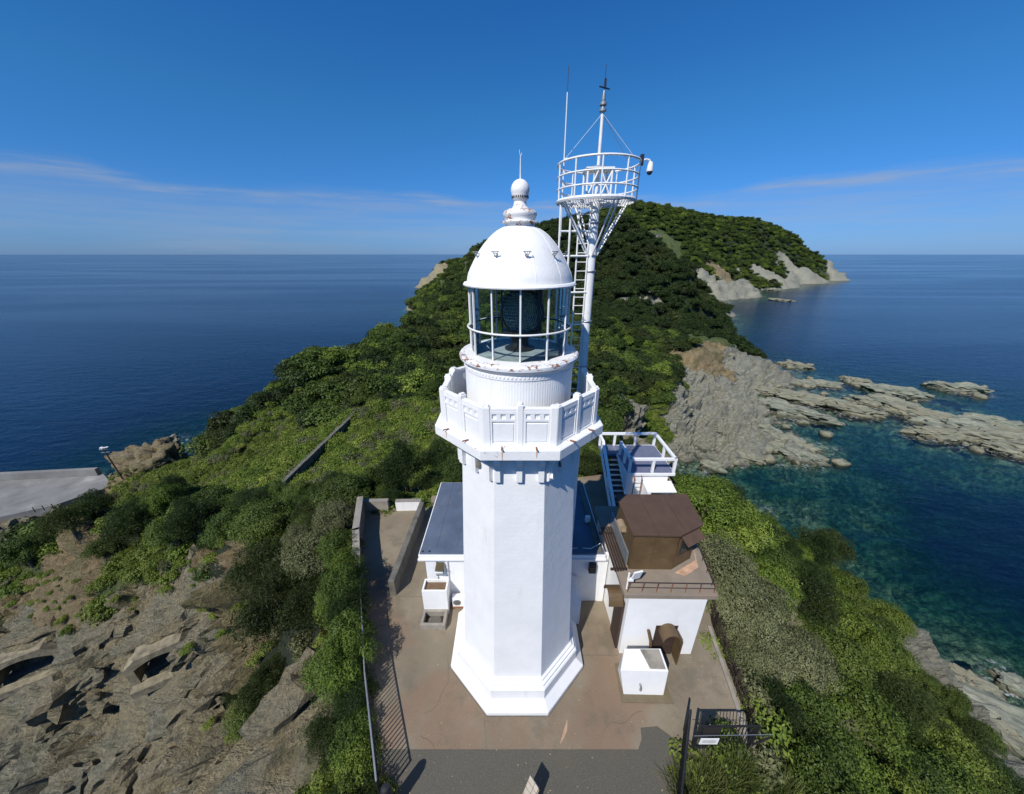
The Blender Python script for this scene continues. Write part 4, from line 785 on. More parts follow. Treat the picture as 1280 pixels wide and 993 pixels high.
# ------------------------------------------------------------------ white block with the brown look-out room
def lookout():
    B = tag(empty('lookout_building', (5.65, 1.0, 0)), 'white block with brown metal look-out room on its roof deck', 'building')
    o = Vector((5.65, 1.0, 0))
    def T(g): return g.move(lambda q: q-o)
    T(G().prism([(4.25, -0.55), (7.20, -0.58), (7.30, 4.0), (4.12, 4.0)], 0, 3.45)).obj('wall', M['white'], B, bevel=0.012)
    T(G().prism([(3.98, -0.70), (7.42, -0.75), (7.85, 1.5), (7.75, 4.15), (3.95, 4.15)], 3.45, 3.655)).obj('deck_slab', M['deck'], B, bevel=0.01)
    fp = [(4.47, 0.42), (6.15, 0.40), (7.18, 0.95), (7.36, 2.6), (4.50, 2.55)]
    rm = T(G().prism(fp, 3.655, 5.46)).obj('lookout_room', M['brown'], B)
    # vertical seams of the cladding sheets
    for (a, b, ts) in ((fp[0], fp[1], (0.02, 0.5, 0.98)), (fp[4], fp[0], (0.03, 0.35, 0.68, 0.97)), (fp[1], fp[2], (0.04, 0.96))):
        ang = math.atan2(b[1]-a[1], b[0]-a[0])
        for tt in ts: T(G().box((a[0]+(b[0]-a[0])*tt, a[1]+(b[1]-a[1])*tt, 4.55), (0.05, 0.03, 1.76), ang)).obj('seam', M['brown'], rm)
    rf = [(4.36, 0.32), (6.17, 0.28), (7.30, 0.86), (7.50, 2.70), (4.38, 2.66)]
    edges = [4.36, 5.36, 6.42, 7.5]; shape = lambda x: (0.32-0.04*(x-4.36)/1.81 if x <= 6.17 else 0.28+0.58*(x-6.17)/1.13)
    for i, (xa, xb) in enumerate(zip(edges[:-1], edges[1:])):
        xb2 = xb-0.012
        if i < 1: pol = [(xa, shape(xa)), (xb2, shape(xb2)), (xb2, 2.67), (xa, 2.66)]
        elif i == 1: pol = [(xa, shape(xa)), (6.17, 0.28), (xb2, shape(xb2)), (xb2, 2.68), (xa, 2.67)]
        else: pol = [(xa, shape(xa)), (7.30, 0.86), (7.50, 2.70), (xa, 2.68)]
        T(G().prism(pol, 5.46, 5.55)).obj('roof_panel', M['brown_roof'], rm, bevel=0.006)
    # slanted window with awning
    a, b = Vector((6.15, 0.40, 0)), Vector((7.18, 0.95, 0)); ang = math.atan2(0.55, 1.03); mid = (a+b)/2; nrm = Vector((math.sin(ang), -math.cos(ang), 0))
    w = T(G().box(mid+nrm*0.015+Vector((0, 0, 4.72)), (0.86, 0.05, 0.80), ang)).obj('window', M['brown_roof'], rm)
    T(G().box(mid+nrm*0.035+Vector((0.03, 0, 4.74)), (0.70, 0.03, 0.62), ang)).obj('pane', M['glass_dark'], w)
    T(G().box(mid+nrm*0.20+Vector((0, 0, 5.26)), (0.98, 0.48, 0.035), ang, rx=0.55)).obj('awning', M['brown_roof'], rm)
    T(G().tube((4.35, 1.3, 4.9), (4.35, 1.7, 4.9), 0.17, 14).box((4.40, 1.5, 4.80), (0.2, 0.5, 0.10))).obj('vent_hood', simple('tan_metal', (0.30, 0.23, 0.15), 0.5), rm)
    T(G().prism([(6.25, 0.25), (7.35, 0.85), (7.6, 1.5), (7.3, 0.5), (6.6, 0.1)], 3.656, 3.668)).obj('rust_stain', simple('rusty_pale_concrete', (0.50, 0.31, 0.20), 0.85, var=0.35, scale=3), B)
    # thin brown deck rail
    rl = empty('deck_rail', (0, 0, 0)); rl.parent = B
    P = [(4.08, -0.58), (5.6, -0.61), (7.34, -0.64), (7.74, 1.5), (7.66, 3.9)]
    for h in (0.24, 0.50): T(G().path([(*p, 3.655+h) for p in P], 0.014)).obj('rail', M['brown_dark'], rl)
    for x in np.linspace(4.10, 7.32, 7): T(G().tube((x, -0.59-(x-4)*0.012, 3.65), (x, -0.59-(x-4)*0.012, 4.15), 0.014)).obj('rail_post', M['rust'], rl)
    for s in np.linspace(0.15, 0.95, 4): T(G().tube((7.34+0.4*s, -0.64+2.14*s, 3.65), (7.34+0.4*s, -0.64+2.14*s, 4.15), 0.014)).obj('rail_post', M['brown_dark'], rl)
    # slats over the side passage
    for i in range(7): T(G().span((3.86+i*0.10, 0.25, 3.70+0.02*i), (3.91+i*0.10-0.0, 2.6, 3.76+0.02*i)) if i < 5 else G().span((3.75, 0.4+(i-5)*1.9, 3.60), (4.42, 0.47+(i-5)*1.9, 3.69))).obj('slat', M['brown_dark'], B)
    T(G().span((4.385, 0.6, 3.66), (4.45, 2.9, 4.35))).obj('conduit_panel', M['galv'], B)
    # barrel hoods over the two doors
    def hood(name, r, ln, loc, rz, mat):
        g = G(); n = 12; pts = [(r*math.cos(t_), r*math.sin(t_)*1.15) for t_ in np.linspace(0, math.pi, n)]; inn = [(p[0]*0.92, p[1]*0.92) for p in pts]
        vs = [(x, y, z) for y in (0, -ln) for x, z in pts] + [(x, y, z) for y in (0, -ln) for x, z in inn]; f = []
        for i in range(n-1): f += [(i, i+1, n+i+1, n+i), (2*n+i, 3*n+i, 3*n+i+1, 2*n+i+1), (n+i, n+i+1, 3*n+i+1, 3*n+i)]
        f += [(0, n, 3*n, 2*n), (n-1, 3*n-1, 4*n-1, 2*n-1)]
        h = g.add(vs, f).obj(name, mat, B); h.location = Vector(loc)-o; h.rotation_euler = (0, 0, rz); return h
    hood('door_hood', 0.34, 0.5, (5.95, -0.57, 1.5), 0, M['brown'])
    T(G().span((5.50, -0.575, 0), (6.38, -0.50, 1.75))).obj('door', M['brown_dark'], B); T(G().box((6.36, -0.85, 0.85), (0.04, 0.46, 1.4))).obj('door_leaf', M['brown'], B)
    T(G().path([(5.20, -0.62, 1.55), (5.32, -0.75, 1.05), (5.36, -0.78, 0.6)], 0.06, 10)).obj('pipe', M['brown'], B)
    hood('side_hood', 0.42, 0.55, (4.14, 0.05, 2.55), -math.pi/2, M['brown']); T(G().span((4.13, -0.35, 0), (4.22, 0.45, 2.7))).obj('side_door', M['brown_dark'], B)
    p = tag(empty('panel_antenna', (4.32, -0.45, 3.66)), 'white square panel on a short pole at the left corner of the brown roof deck', 'antenna')
    G().tube((-0.2, 0, 0), (-0.2, 0, 0.8), 0.035).obj('pole', M['steel'], p); G().box((0.08, -0.02, 0.72), (0.36, 0.06, 0.5), 0.25, rx=0.25).obj('panel', M['white'], p, bevel=0.01); G().box((-0.12, 0, 0.45), (0.2, 0.12, 0.12)).obj('bracket', M['steel'], p)
    c = tag(empty('valve_box', (4.75, -1.5, 0)), 'small white concrete box with grey hatch in front of the white block', 'utility box')
    vs = [(4.0, -2.0, 0), (5.48, -2.03, 0), (5.5, -1.12, 0), (4.02, -1.12, 0), (3.76, -1.88, 1.28), (5.50, -1.92, 1.28), (5.52, -1.14, 1.28), (4.12, -1.14, 1.28)]
    G().add([Vector(v)-Vector((4.75, -1.5, 0)) for v in vs], [(3, 2, 1, 0), (4, 5, 6, 7), (0, 1, 5, 4), (1, 2, 6, 5), (2, 3, 7, 6), (3, 0, 4, 7)]).obj('body', M['white'], c, bevel=0.012)
    G().prism([(4.86-4.75, -1.84+1.5), (5.42-4.75, -1.86+1.5), (5.44-4.75, -1.18+1.5), (4.72-4.75, -1.18+1.5)], 1.28, 1.30).obj('hatch', M['concrete'], c)
    G().path([(-0.22, -0.47, 0.62), (-0.22, -0.56, 0.60), (-0.20, -0.60, 0.45), (-0.19, -0.54, 0.34), (-0.19, -0.49, 0.33)], 0.03, 8).obj('handle', M['galv'], c)
    q = tag(G().prism([(3.85, -2.25), (5.75, -2.28), (5.7, -0.95), (3.95, -0.95)], 0.002, 0.03).obj('concrete_pad', simple('mossy_pad', (0.15, 0.12, 0.07), 0.9)), 'mossy concrete pad under the small white hatch box', 'concrete pad')
lookout()

# ------------------------------------------------------------------ terrace building with white rails and a stair
def terrace():
    o = Vector((8.0, 9.4, 0)); B = tag(empty('terrace_building', o), 'small white building with railed blue grey roof terrace and outside stair', 'building')
    def T(g): return g.move(lambda q: q-o)
    zt = 3.0; x0, x1, y0, y1 = 6.85, 9.75, 8.0, 11.2
    T(G().span((x0, y0, -0.5), (x1-0.35, y1, zt-0.2))).obj('wall', M['white'], B, bevel=0.01)
    T(G().span((x0-0.9, y0-0.12, zt-0.2), (x1, y1+0.1, zt-0.02)) if False else G().span((x0-0.02, y0-0.12, zt-0.2), (x1, y1+0.1, zt-0.02))).obj('slab', M['white'], B, bevel=0.01)
    T(G().span((x0, y0-0.05, zt-0.02), (x1-0.05, y1, zt))).obj('deck', M['deck_blue'], B)
    T(G().span((x0-1.0, y1-1.1, zt-0.2), (x0-0.02, y1+0.1, zt))).obj('stair_landing', M['deck_blue'], B)
    T(G().box((8.75, y0-0.45, 2.25), (1.75, 0.9, 0.09), rx=0.18)).obj('canopy', M['white'], B, bevel=0.01)
    d = T(G().span((8.35, y0-0.03, 0), (9.2, y0+0.02, 2.0))).obj('door', M['brown_dark'], B); T(G().lathe([(0.04, 0), (0.04, 0.05)], 10, c=(8.45, y0-0.05)).move(lambda q: q+Vector((0, 0, 1.0)))).obj('handle', M['steel'], d)
    T(G().span((7.9, y0-0.9, 0), (8.1, y0, 2.2))).obj('side_wall', M['white'], B); T(G().span((9.3, y0-0.35, 0), (9.45, y0, 2.2))).obj('side_wall', M['white'], B)
    rl = empty('terrace_rail'); rl.parent = B
    def post(x, y, z, h=0.85): T(G().box((x, y, z+h/2), (0.15, 0.15, h))).obj('rail_post', M['white'], rl, bevel=0.01)
    def bar(p, q):
        p = Vector(p); q = Vector(q); d_ = q-p; L_ = d_.length; g = G().box((0, 0, 0), (L_+0.14, 0.17, 0.15)); m = d_.to_track_quat('X', 'Z').to_matrix()
        g.move(lambda v: m @ v+(p+q)/2); T(g).obj('rail_bar', M['white'], rl, bevel=0.01)
    zr = zt+0.92; a, b, c, dd = (x0+0.1, y0, zr), (x1-0.1, y0, zr), (x1-0.1, y1, zr), (x0-0.95, y1, zr)
    bar(a, b); bar(b, c); bar(c, dd); bar(a, (x0+0.1, y1-1.2, zr))
    for x in (x0+0.1, 8.35, x1-0.1): post(x, y0, zt)
    for x in (x0-0.95, 6.9, 8.35, x1-0.1): post(x, y1, zt)
    for y in (9.6,): post(x1-0.1, y, zt)
    for y in (9.0, y1-1.2): post(x0+0.1, y, zt)
    # stair going down towards the annex roof
    st = empty('stair'); st.parent = B; n = 13; ya, za, yb, zb = y1-1.1, zt-0.2, 6.2, 0.4
    for i in range(n):
        f = (i+0.5)/n; T(G().box((x0-0.52, ya+(yb-ya)*f, za+(zb-za)*f+0.1), (0.92, 0.30, 0.05))).obj('tread', M['brown_dark'], st)
    for x in (x0-1.03, x0-0.03): g = G().add([(x-0.04, ya, za-0.15), (x+0.04, ya, za-0.15), (x+0.04, yb, zb-0.25), (x-0.04, yb, zb-0.25), (x-0.04, ya, za+0.22), (x+0.04, ya, za+0.22), (x+0.04, yb, zb+0.12), (x-0.04, yb, zb+0.12)], [(0, 3, 2, 1), (4, 5, 6, 7), (0, 1, 5, 4), (1, 2, 6, 5), (2, 3, 7, 6), (3, 0, 4, 7)]); T(g).obj('stringer', M['white'], st)
    bar((x0-1.05, y1, zr), (x0-1.05, ya, zr)); bar((x0-1.05, ya, zr), (x0-1.05, yb, zb+0.95)); 
    for f in (0.0, 0.5, 1.0): post(x0-1.05, ya+(yb-ya)*f, za+(zb-za)*f, 1.05)
    bar((x0-1.05, yb, zb+0.95), (x0+0.05, yb, zb+0.95)); post(x0+0.0, yb, zb, 0.95)
    # steel cat ladder beside the door
    cl = empty('wall_ladder'); cl.parent = B
    for x in (7.25, 7.7): T(G().path([(x, y0-0.25, 0.1), (x, y0-0.25, 2.7), (x, y0-0.05, 2.9)], 0.03)).obj('ladder_stile', M['rust'], cl)
    for i in range(8): T(G().tube((7.25, y0-0.25, 0.4+0.3*i), (7.7, y0-0.25, 0.4+0.3*i), 0.016, 6)).obj('ladder_rung', M['steel'], cl)
terrace()

# ------------------------------------------------------------------ yard walls, railings, gate, monument
def wall_line(name, pts, h, th, mat, label, cat, z0=-0.6, cap=True):
    T = tag(empty(name, (pts[0][0], pts[0][1], 0)), label, cat); o = Vector((pts[0][0], pts[0][1], 0))
    for i, (a, b) in enumerate(zip(pts[:-1], pts[1:])):
        a = Vector((*a, 0)); b = Vector((*b, 0)); d = b-a; ang = math.atan2(d.y, d.x); c = (a+b)/2-o
        G().box(c+Vector((0, 0, (h+z0)/2)), (d.length+th*0.5-0.01*i, th, h-z0), ang).obj('wall_section', mat, T, bevel=0.02)
        if cap: G().box(c+Vector((0, 0, h+0.02)), (d.length+th*0.5+0.01-0.012*i, th+0.03, 0.05), ang).obj('coping', M['concrete'], T, bevel=0.012)
    return T
wall_line('yard_wall', [(-9.75, 7.9), (-8.9, 5.2), (-7.75, 2.55)], 1.15, 0.34, M['concrete_dark'], 'grey concrete yard wall along the left side of the passage', 'wall')
wall_line('divider_wall', [(-5.85, 7.7), (-5.95, 2.15)], 0.95, 0.30, M['concrete_dark'], 'dark weathered dividing wall beside the blue roofed annex', 'wall', cap=False)
wall_line('back_wall', [(-9.7, 8.1), (-8.2, 8.15)], 0.75, 0.25, M['concrete'], 'low concrete wall closing the back of the passage, left of the gap', 'wall')
wall_line('back_wall', [(-7.6, 8.15), (-6.1, 8.2)], 0.7, 0.25, M['white'], 'low white wall closing the back of the passage, right of the gap', 'wall')

def railing(name, pts, h, step, mat_r, mat_b, label, posts=2.2, group=None, rail_r=0.028, low=0.08):
    T = tag(empty(name, (pts[0][0], pts[0][1], 0)), label, 'railing', group); o = Vector((pts[0][0], pts[0][1], 0)); bar = None
    for a, b in zip(pts[:-1], pts[1:]):
        a = Vector((*a, 0))-o; b = Vector((*b, 0))-o; d = b-a; n = max(2, int(d.length/step)); m = max(1, int(round(d.length/posts)))
        G().tube(a+Vector((0, 0, h)), b+Vector((0, 0, h)), rail_r, 10).obj('top_rail', mat_r, T, smooth=True, angle=60)
        G().tube(a+Vector((0, 0, low)), b+Vector((0, 0, low)), 0.018, 8).obj('bottom_rail', mat_r, T)
        for i in range(n+1):
            p = a+d*(i/n)
            if bar is None: bar = G().tube((0, 0, low), (0, 0, h), 0.020, 6).obj('bar', mat_b, T); bar.location = p
            else: bar = share(bar, 'bar', T, p)
        for i in range(m+1):
            p = a+d*(i/m); G().tube(p, p+Vector((0, 0, h+0.02)), 0.033, 10).obj('post', mat_b, T)
    return T
railing('yard_railing', [(-7.25, 1.75), (-5.62, -1.85), (-4.14, -4.72)], 1.17, 0.14, M['galv'], M['black'], 'grey barred steel railing along the left edge of the forecourt')
railing('path_railing', [(5.78, -3.05), (4.62, -4.95), (4.5, -8.5)], 1.20, 0.12, M['black'], M['black'], 'black barred railing along the right edge of the asphalt path', rail_r=0.035)
def gate():
    o = Vector((5.83, -3.55, 0)); T = tag(empty('gate', o), 'black barred gate with dark board and white notice at the right edge', 'gate')
    W, H = 1.85, 1.45
    for x in (0, W): G().box((x, 0, H/2), (0.07, 0.07, H)).obj('gate_post', M['black'], T)
    for z in (0.12, H-0.05): G().box((W/2, 0, z), (W, 0.04, 0.05)).obj('gate_rail', M['black'], T)
    b = None
    for i in range(15):
        if b is None: b = G().tube((0.1, 0, 0.1), (0.1, 0, H), 0.013, 6).obj('bar', M['black'], T)
        else: b = share(b, 'bar', T, (i*0.118, 0, 0))
    G().box((0.36, -0.045, 1.18), (0.52, 0.02, 0.46)).obj('dark_board', simple('dark_board', (0.03, 0.024, 0.024), 0.5), T)
    n = G().box((0.40, -0.05, 0.62), (0.60, 0.012, 0.34)).obj('notice', M['white'], T)
    for z in (0.68, 0.62, 0.56): G().box((0.40, -0.058, z), (0.44, 0.003, 0.018)).obj('print_line', M['galv'], n)
    G().path([(-0.3, -0.2, 1.3), (2.3, -0.1, 1.15)], 0.008).obj('wire', M['galv'], T); G().tube((W-0.1, 0, 0.1), (W+0.25, -0.2, 1.2), 0.03).obj('stay', M['black'], T)
gate()
def side_fence():
    pts = [(9.1, 1.6), (8.75, 0.5), (8.15, -2.8), (7.75, -3.5)]; o = Vector((9.1, 1.6, 0)); T = tag(empty('mesh_fence', o), 'low brown wire mesh fence along the right edge of the forecourt', 'fence')
    for a, b in zip(pts[:-1], pts[1:]):
        a = Vector((*a, 0))-o; b = Vector((*b, 0))-o; d = b-a; m = max(1, int(d.length/1.1)); 
        g = G(); n = int(d.length/0.09)
        for i in range(n): p = a+d*(i/n); q = a+d*((i+1)/n); g.tube(p+Vector((0, 0, 0.05)), q+Vector((0, 0, 0.85)), 0.006, 4); g.tube(q+Vector((0, 0, 0.05)), p+Vector((0, 0, 0.85)), 0.006, 4)
        for h in (0.05, 0.3, 0.6, 0.87): g.tube(a+Vector((0, 0, h)), b+Vector((0, 0, h)), 0.009, 5)
        g.obj('mesh_panel', M['brown_dark'], T)
        for i in range(m+1): p = a+d*(i/m); G().tube(p, p+Vector((0, 0, 0.95)), 0.03, 8).obj('post', M['brown_dark'], T)
    k = tag(empty('kerb', (8.3, 0, 0)), 'narrow pale kerb at the foot of the brown mesh fence', 'kerb')
    for i, (a, b) in enumerate(zip([(8.55, 0.55), (7.95, -2.75)], [(7.97, -2.7), (7.75, -3.45)])): d = Vector((*b, 0))-Vector((*a, 0)); G().box((Vector((*a, 0))+Vector((*b, 0)))/2-Vector((8.3, 0, -0.04)), (d.length, 0.14, 0.10-0.004*i), math.atan2(d.y, d.x)).obj('kerb_stone', M['concrete'], k, bevel=0.01)
side_fence()
def monument():
    A = Vector((0.35, -4.45, 0)); ang = math.radians(-118); T = tag(empty('stone_marker', (A.x, A.y, 0)), 'cream tiled stone marker standing on the asphalt path', 'marker')
    u = Vector((math.cos(math.radians(238)), math.sin(math.radians(238)), 0)); v = Vector((math.cos(math.radians(-50)), math.sin(math.radians(-50)), 0)); Lu, Lv, H = 1.7, 0.36, 0.78
    P = [Vector((0, 0, 0)), u*Lu, u*Lu+v*Lv, v*Lv]
    G().prism([(p.x, p.y) for p in P], 0, H).obj('core', M['grout'], T)
    tl = None
    for i in range(12):
        for j, (s0, s1) in enumerate(((0.0, 0.58), (0.60, 1.0))):
            q = [u*(0.004+i*0.142)+v*(Lv*s0+0.004), u*(i*0.142+0.134)+v*(Lv*s0+0.004), u*(i*0.142+0.134)+v*(Lv*s1-0.004), u*(0.004+i*0.142)+v*(Lv*s1-0.004)]
            if i*0.142+0.134 > Lu: continue
            G().prism([(p.x, p.y) for p in q], H, H+0.022).obj('tile', M['stone'], T)
    for k in range(4):
        q = [v*Lv+Vector((0, 0, 0)), v*Lv+u*Lu, v*(Lv+0.03)+u*Lu, v*(Lv+0.03)]; G().prism([(p.x, p.y) for p in q], k*0.19+0.004, k*0.19+0.184).obj('tile', M['tan'], T)
        q = [u*0, v*Lv, v*Lv-u*0.03, -u*0.03]; G().prism([(p.x, p.y) for p in q], k*0.19+0.004, k*0.19+0.184).obj('tile', M['stone'], T)
    # low wing on the far side: gives the stepped shadow
    q = [v*Lv+u*0.45, v*(Lv+0.55)+u*0.45, v*(Lv+0.55)+u*0.85, v*Lv+u*0.85]; G().prism([(p.x, p.y) for p in q], 0, H*0.95).obj('wing', M['tan'], T)
monument()
def covered_post():
    T = tag(empty('covered_post', (-3.80, -4.9, 0)), 'black covered post with white strap beside the left railing', 'post')
    G().lathe([(0.19, 0), (0.175, 0.5), (0.16, 1.0), (0.145, 1.25), (0.10, 1.34), (0.0, 1.36)], 14).obj('cover', M['black'], T, smooth=True)
    G().path([(-0.10, -0.15, 0.92), (-0.02, -0.185, 0.95), (0.06, -0.17, 1.03), (0.10, -0.14, 1.10)], 0.016).obj('strap', M['white'], T)
    G().box((0.17, -0.1, 0.35), (0.05, 0.08, 0.16)).obj('tag_plate', M['white'], T)
covered_post()

# ------------------------------------------------------------------ things further off: field wall, wharf, poles, hut
def ground_z(x, y): return float(land(np.array([x]), np.array([y]))[0])
def field_wall():
    a, b = Vector((-25.6, 21.8, 0)), Vector((-25.2, 39.0, 0)); T = tag(empty('field_wall', a), 'long low stone wall running along the overgrown field', 'wall')
    n = 12
    for i in range(n):
        p = a+(b-a)*(i/n); q = a+(b-a)*((i+1)/n); z = ground_z(*((p+q)/2)[:2]); c = (p+q)/2-a
        G().box((c.x, c.y, -9.3+0.02*(i % 3)), (0.40, (q-p).length-0.02, 2.6), 0).obj('wall_section', M['concrete_dark'], T, bevel=0.03)
        G().box((c.x, c.y, -7.97+0.02*(i % 3)), (0.46, (q-p).length-0.03, 0.10), 0).obj('coping', M['concrete_dark'], T)
    G().box((0.8, 0.1, -10.1), (1.2, 0.4, 2.0)).obj('end_return', M['concrete'], T)
field_wall()
def wharf():
    o = G().prism(WHARF, -36, -33.3).obj('wharf', M['wharf']); o['kind'] = 'structure'
    w = tag(empty('sea_wall', (-108, 58.5, -33.3)), 'long pale concrete sea wall at the outer edge of the wharf', 'wall')
    pts = [Vector((-141, 61.6, 0)), Vector((-119.6, 57.1, 0)), Vector((-98.6, 59.1, 0))]
    for i, (a, b) in enumerate(zip(pts[:-1], pts[1:])): d = b-a; G().box((a+b)/2-Vector((-108, 58.5, -0.9)), (d.length, 0.9, 1.8-0.02*i), math.atan2(d.y, d.x)).obj('wall_section', M['wharf'], w, bevel=0.05)
    k = tag(empty('road_barrier', (-97.5, 46.2, -33.3)), 'small dark rail barrier at the inner edge of the wharf', 'barrier')
    for i in range(3): G().tube((i*1.3, i*0.5, 0), (i*1.3, i*0.5, 1.2), 0.07).obj('barrier_post', M['black'], k)
    G().path([(0, 0, 1.1), (2.6, 1.0, 1.1)], 0.05).obj('barrier_rail', M['black'], k)
wharf()
def pole(loc, h, label, lean=0.0, lamp=False):
    T = tag(empty('utility_pole', loc), label, 'pole', 'utility poles'); T.rotation_euler = (0, lean, 0)
    G().tube((0, 0, -1), (0, 0, h), 0.17, 10, 0.11).obj('shaft', M['concrete'] if not lamp else M['brown_dark'], T, smooth=True)
    for z in (h-0.4, h-1.1): G().box((0, 0, z), (1.9, 0.12, 0.12)).obj('crossarm', M['galv'], T)
    for x in (-0.8, -0.3, 0.3, 0.8): G().lathe([(0.05, h-0.33), (0.07, h-0.22), (0.04, h-0.1)], 8, c=(x, 0)).obj('insulator', M['white'], T)
    if lamp: G().box((0.75, -0.2, h+0.12), (1.3, 0.3, 0.12), 0.3).box((-0.35, 0.1, h+0.05), (0.5, 0.3, 0.2), 0.2).obj('lamp_head', M['steel'], T)
p_ = (-86.5, 54.0); pole((p_[0], p_[1], ground_z(*p_)-0.3), 10.5, 'leaning wooden lamp pole beside the wharf', lean=math.radians(-6), lamp=True)
for (x_, y_, lb) in ((-56.8, 279.7, 'distant concrete utility pole on the seaward flank of the wooded hill'), (-36.1, 276.2, 'distant utility pole higher up the wooded hill')):
    pole((x_, y_, ground_z(x_, y_)), 13.0, lb)

def rock_mesh(seed, L, Wd, H, sub=4):
    bm = bmesh.new(); bmesh.ops.create_icosphere(bm, subdivisions=sub, radius=1.0); v = np.array([q.co[:] for q in bm.verts]); f = np.array([[q.index for q in p.verts] for p in bm.faces]); bm.free()
    s = seed*7.31
    d = 1+0.55*fbm(v[:, 0]*1.2+s, v[:, 1]*1.7, v[:, 2]*1.3+s, 3, 0.55)+0.20*ridged(v[:, 0]*1.8+s, v[:, 1]*4+s, v[:, 2]*3, 3, 0.6)
    cn = pnoise(v[:, 0]*2.2+s, v[:, 1]*1.3-s, v[:, 2]*0.7); d = d-0.22*np.clip(1-np.abs(cn)*6, 0, 1); q = fbm(v[:, 0]*1.1-s, v[:, 1]*1.4+s, v[:, 2], 2)*3; d = d+0.07*np.round(q)
    v = v*d[:, None]; v[:, 2] = np.sign(v[:, 2])*np.abs(v[:, 2])**0.8
    st = (v[:, 2]*5+v[:, 1]*3+fbm(v[:, 0]+s, v[:, 1], v[:, 2], 2)*1.2) % 1.0; v[:, :2] *= (1+0.05*np.abs(st-0.5))[:, None]
    v = v*np.array([L/2, Wd/2, H]); return v, f
def casemate(c, nrm, w, h, label):
    """gun casemate: concrete arch set into the cliff, with hood, side cheeks, sill and a dark chamber behind"""
    n = Vector((*nrm, 0)).normalized(); ang = math.atan2(n.x, -n.y)
    T = tag(empty('gun_casemate', c, ang), label, 'casemate', 'gun casemates in the cliff')
    k = 14; rise = h*0.42; arch = [(-w/2+w*i/k, h-rise+rise*math.sin(math.pi*(0.12+0.76*i/k))*1.06) for i in range(k+1)]; top = h+0.55; ow = w/2+0.55
    # face: outer block with the arched mouth left open
    g = G(); d0, d1 = 0.0, 1.4
    out = [(-ow, 0), (-ow, top*0.72), (-ow*0.62, top), (ow*0.62, top+0.15), (ow, top*0.78), (ow, 0)]
    inn = [(-w/2, 0)] + arch + [(w/2, 0)]
    def loop(d, P): return [(x, d, z) for x, z in P]
    nO, nI = len(out), len(inn)
    vs = loop(d0, out)+loop(d1, out)+loop(d0, inn)+loop(d1+1.6, inn); f = []
    for i in range(nO-1): f.append((i, i+1, nO+i+1, nO+i))
    b = 2*nO
    for i in range(nI-1): f.append((b+i, b+nI+i, b+nI+i+1, b+i+1))
    # front face as a strip between the outer and inner outlines
    m = [min(range(nO), key=lambda q: (out[q][0]-x)**2+(out[q][1]-z)**2) for x, z in inn]; m[0] = 0; m[-1] = nO-1
    m = [max(m[:i+1]) for i in range(len(m))]
    for i in range(nI-1):
        if m[i] == m[i+1]: f.append((m[i], b+i, b+i+1))
        else:
            f.append((m[i], b+i, b+i+1, m[i+1]) if m[i+1]-m[i] == 1 else tuple([m[i], b+i, b+i+1]+list(range(m[i+1], m[i], -1))))
    g.add(vs, f); g.obj('concrete_face', M['casemate'], T)
    G().box((0, -0.25, -0.40), (2*ow, 0.9, 0.8)).obj('sill', M['casemate'], T, bevel=0.06)
    G().box((0, 1.45, top-0.04), (2*ow*0.70, 2.7, 0.24), ry=0.03).obj('roof_slab', M['casemate'], T, bevel=0.09)
    G().box((0, 6.0, h*0.5-0.3), (w+0.2, 0.2, h+1.0)).box((-w/2-0.1, 4.6, h*0.5-0.3), (0.2, 2.8, h+1)).box((w/2+0.1, 4.6, h*0.5-0.3), (0.2, 2.8, h+1)).box((0, 4.6, h+0.2), (w+0.4, 2.8, 0.2)).box((0, 3.5, -0.15), (w+0.2, 5, 0.2)).obj('chamber', M['concrete_dark'], T)
    v, f = rock_mesh(c[0], w+2.2, 3.0, 0.7, 4); o = mesh_obj('rock_cover', v, f, M['land'], T, smooth=True); o.location = (0, 2.5, top-0.15); col_attr(o.data, 'cover', np.tile(np.array([0.8, 0.45, 0.15, 1.0]), (len(v), 1)))
    G().box((-w*0.12, 3.0, h*0.45), (0.35, 1.2, h*0.9)).obj('pillar', M['casemate'], T)
M['casemate'] = simple('casemate_concrete', (0.22, 0.19, 0.125), 0.95, var=0.45, scale=1.6, bump=1.0, bscale=9, dirt=(0.07, 0.066, 0.045), dirt_amt=0.85)
for c_ in CASEMATES: casemate(*c_)

hx, hy = 181.0, 478.0; H_ = tag(empty('hill_hut', (hx, hy, ground_z(hx, hy)+1.5)), 'tiny pale hut on the cut across the far hill', 'hut')
G().box((0, 0, 2), (17, 8, 4)).obj('wall', M['concrete'], H_); G().box((0, 0, 4.2), (18, 9, 0.4)).obj('roof', M['wharf'], H_)
for i in range(4): G().box((-6+i*4, -4.05, 2.2), (1.6, 0.2, 1.4)).obj('window', M['glass_dark'], H_)

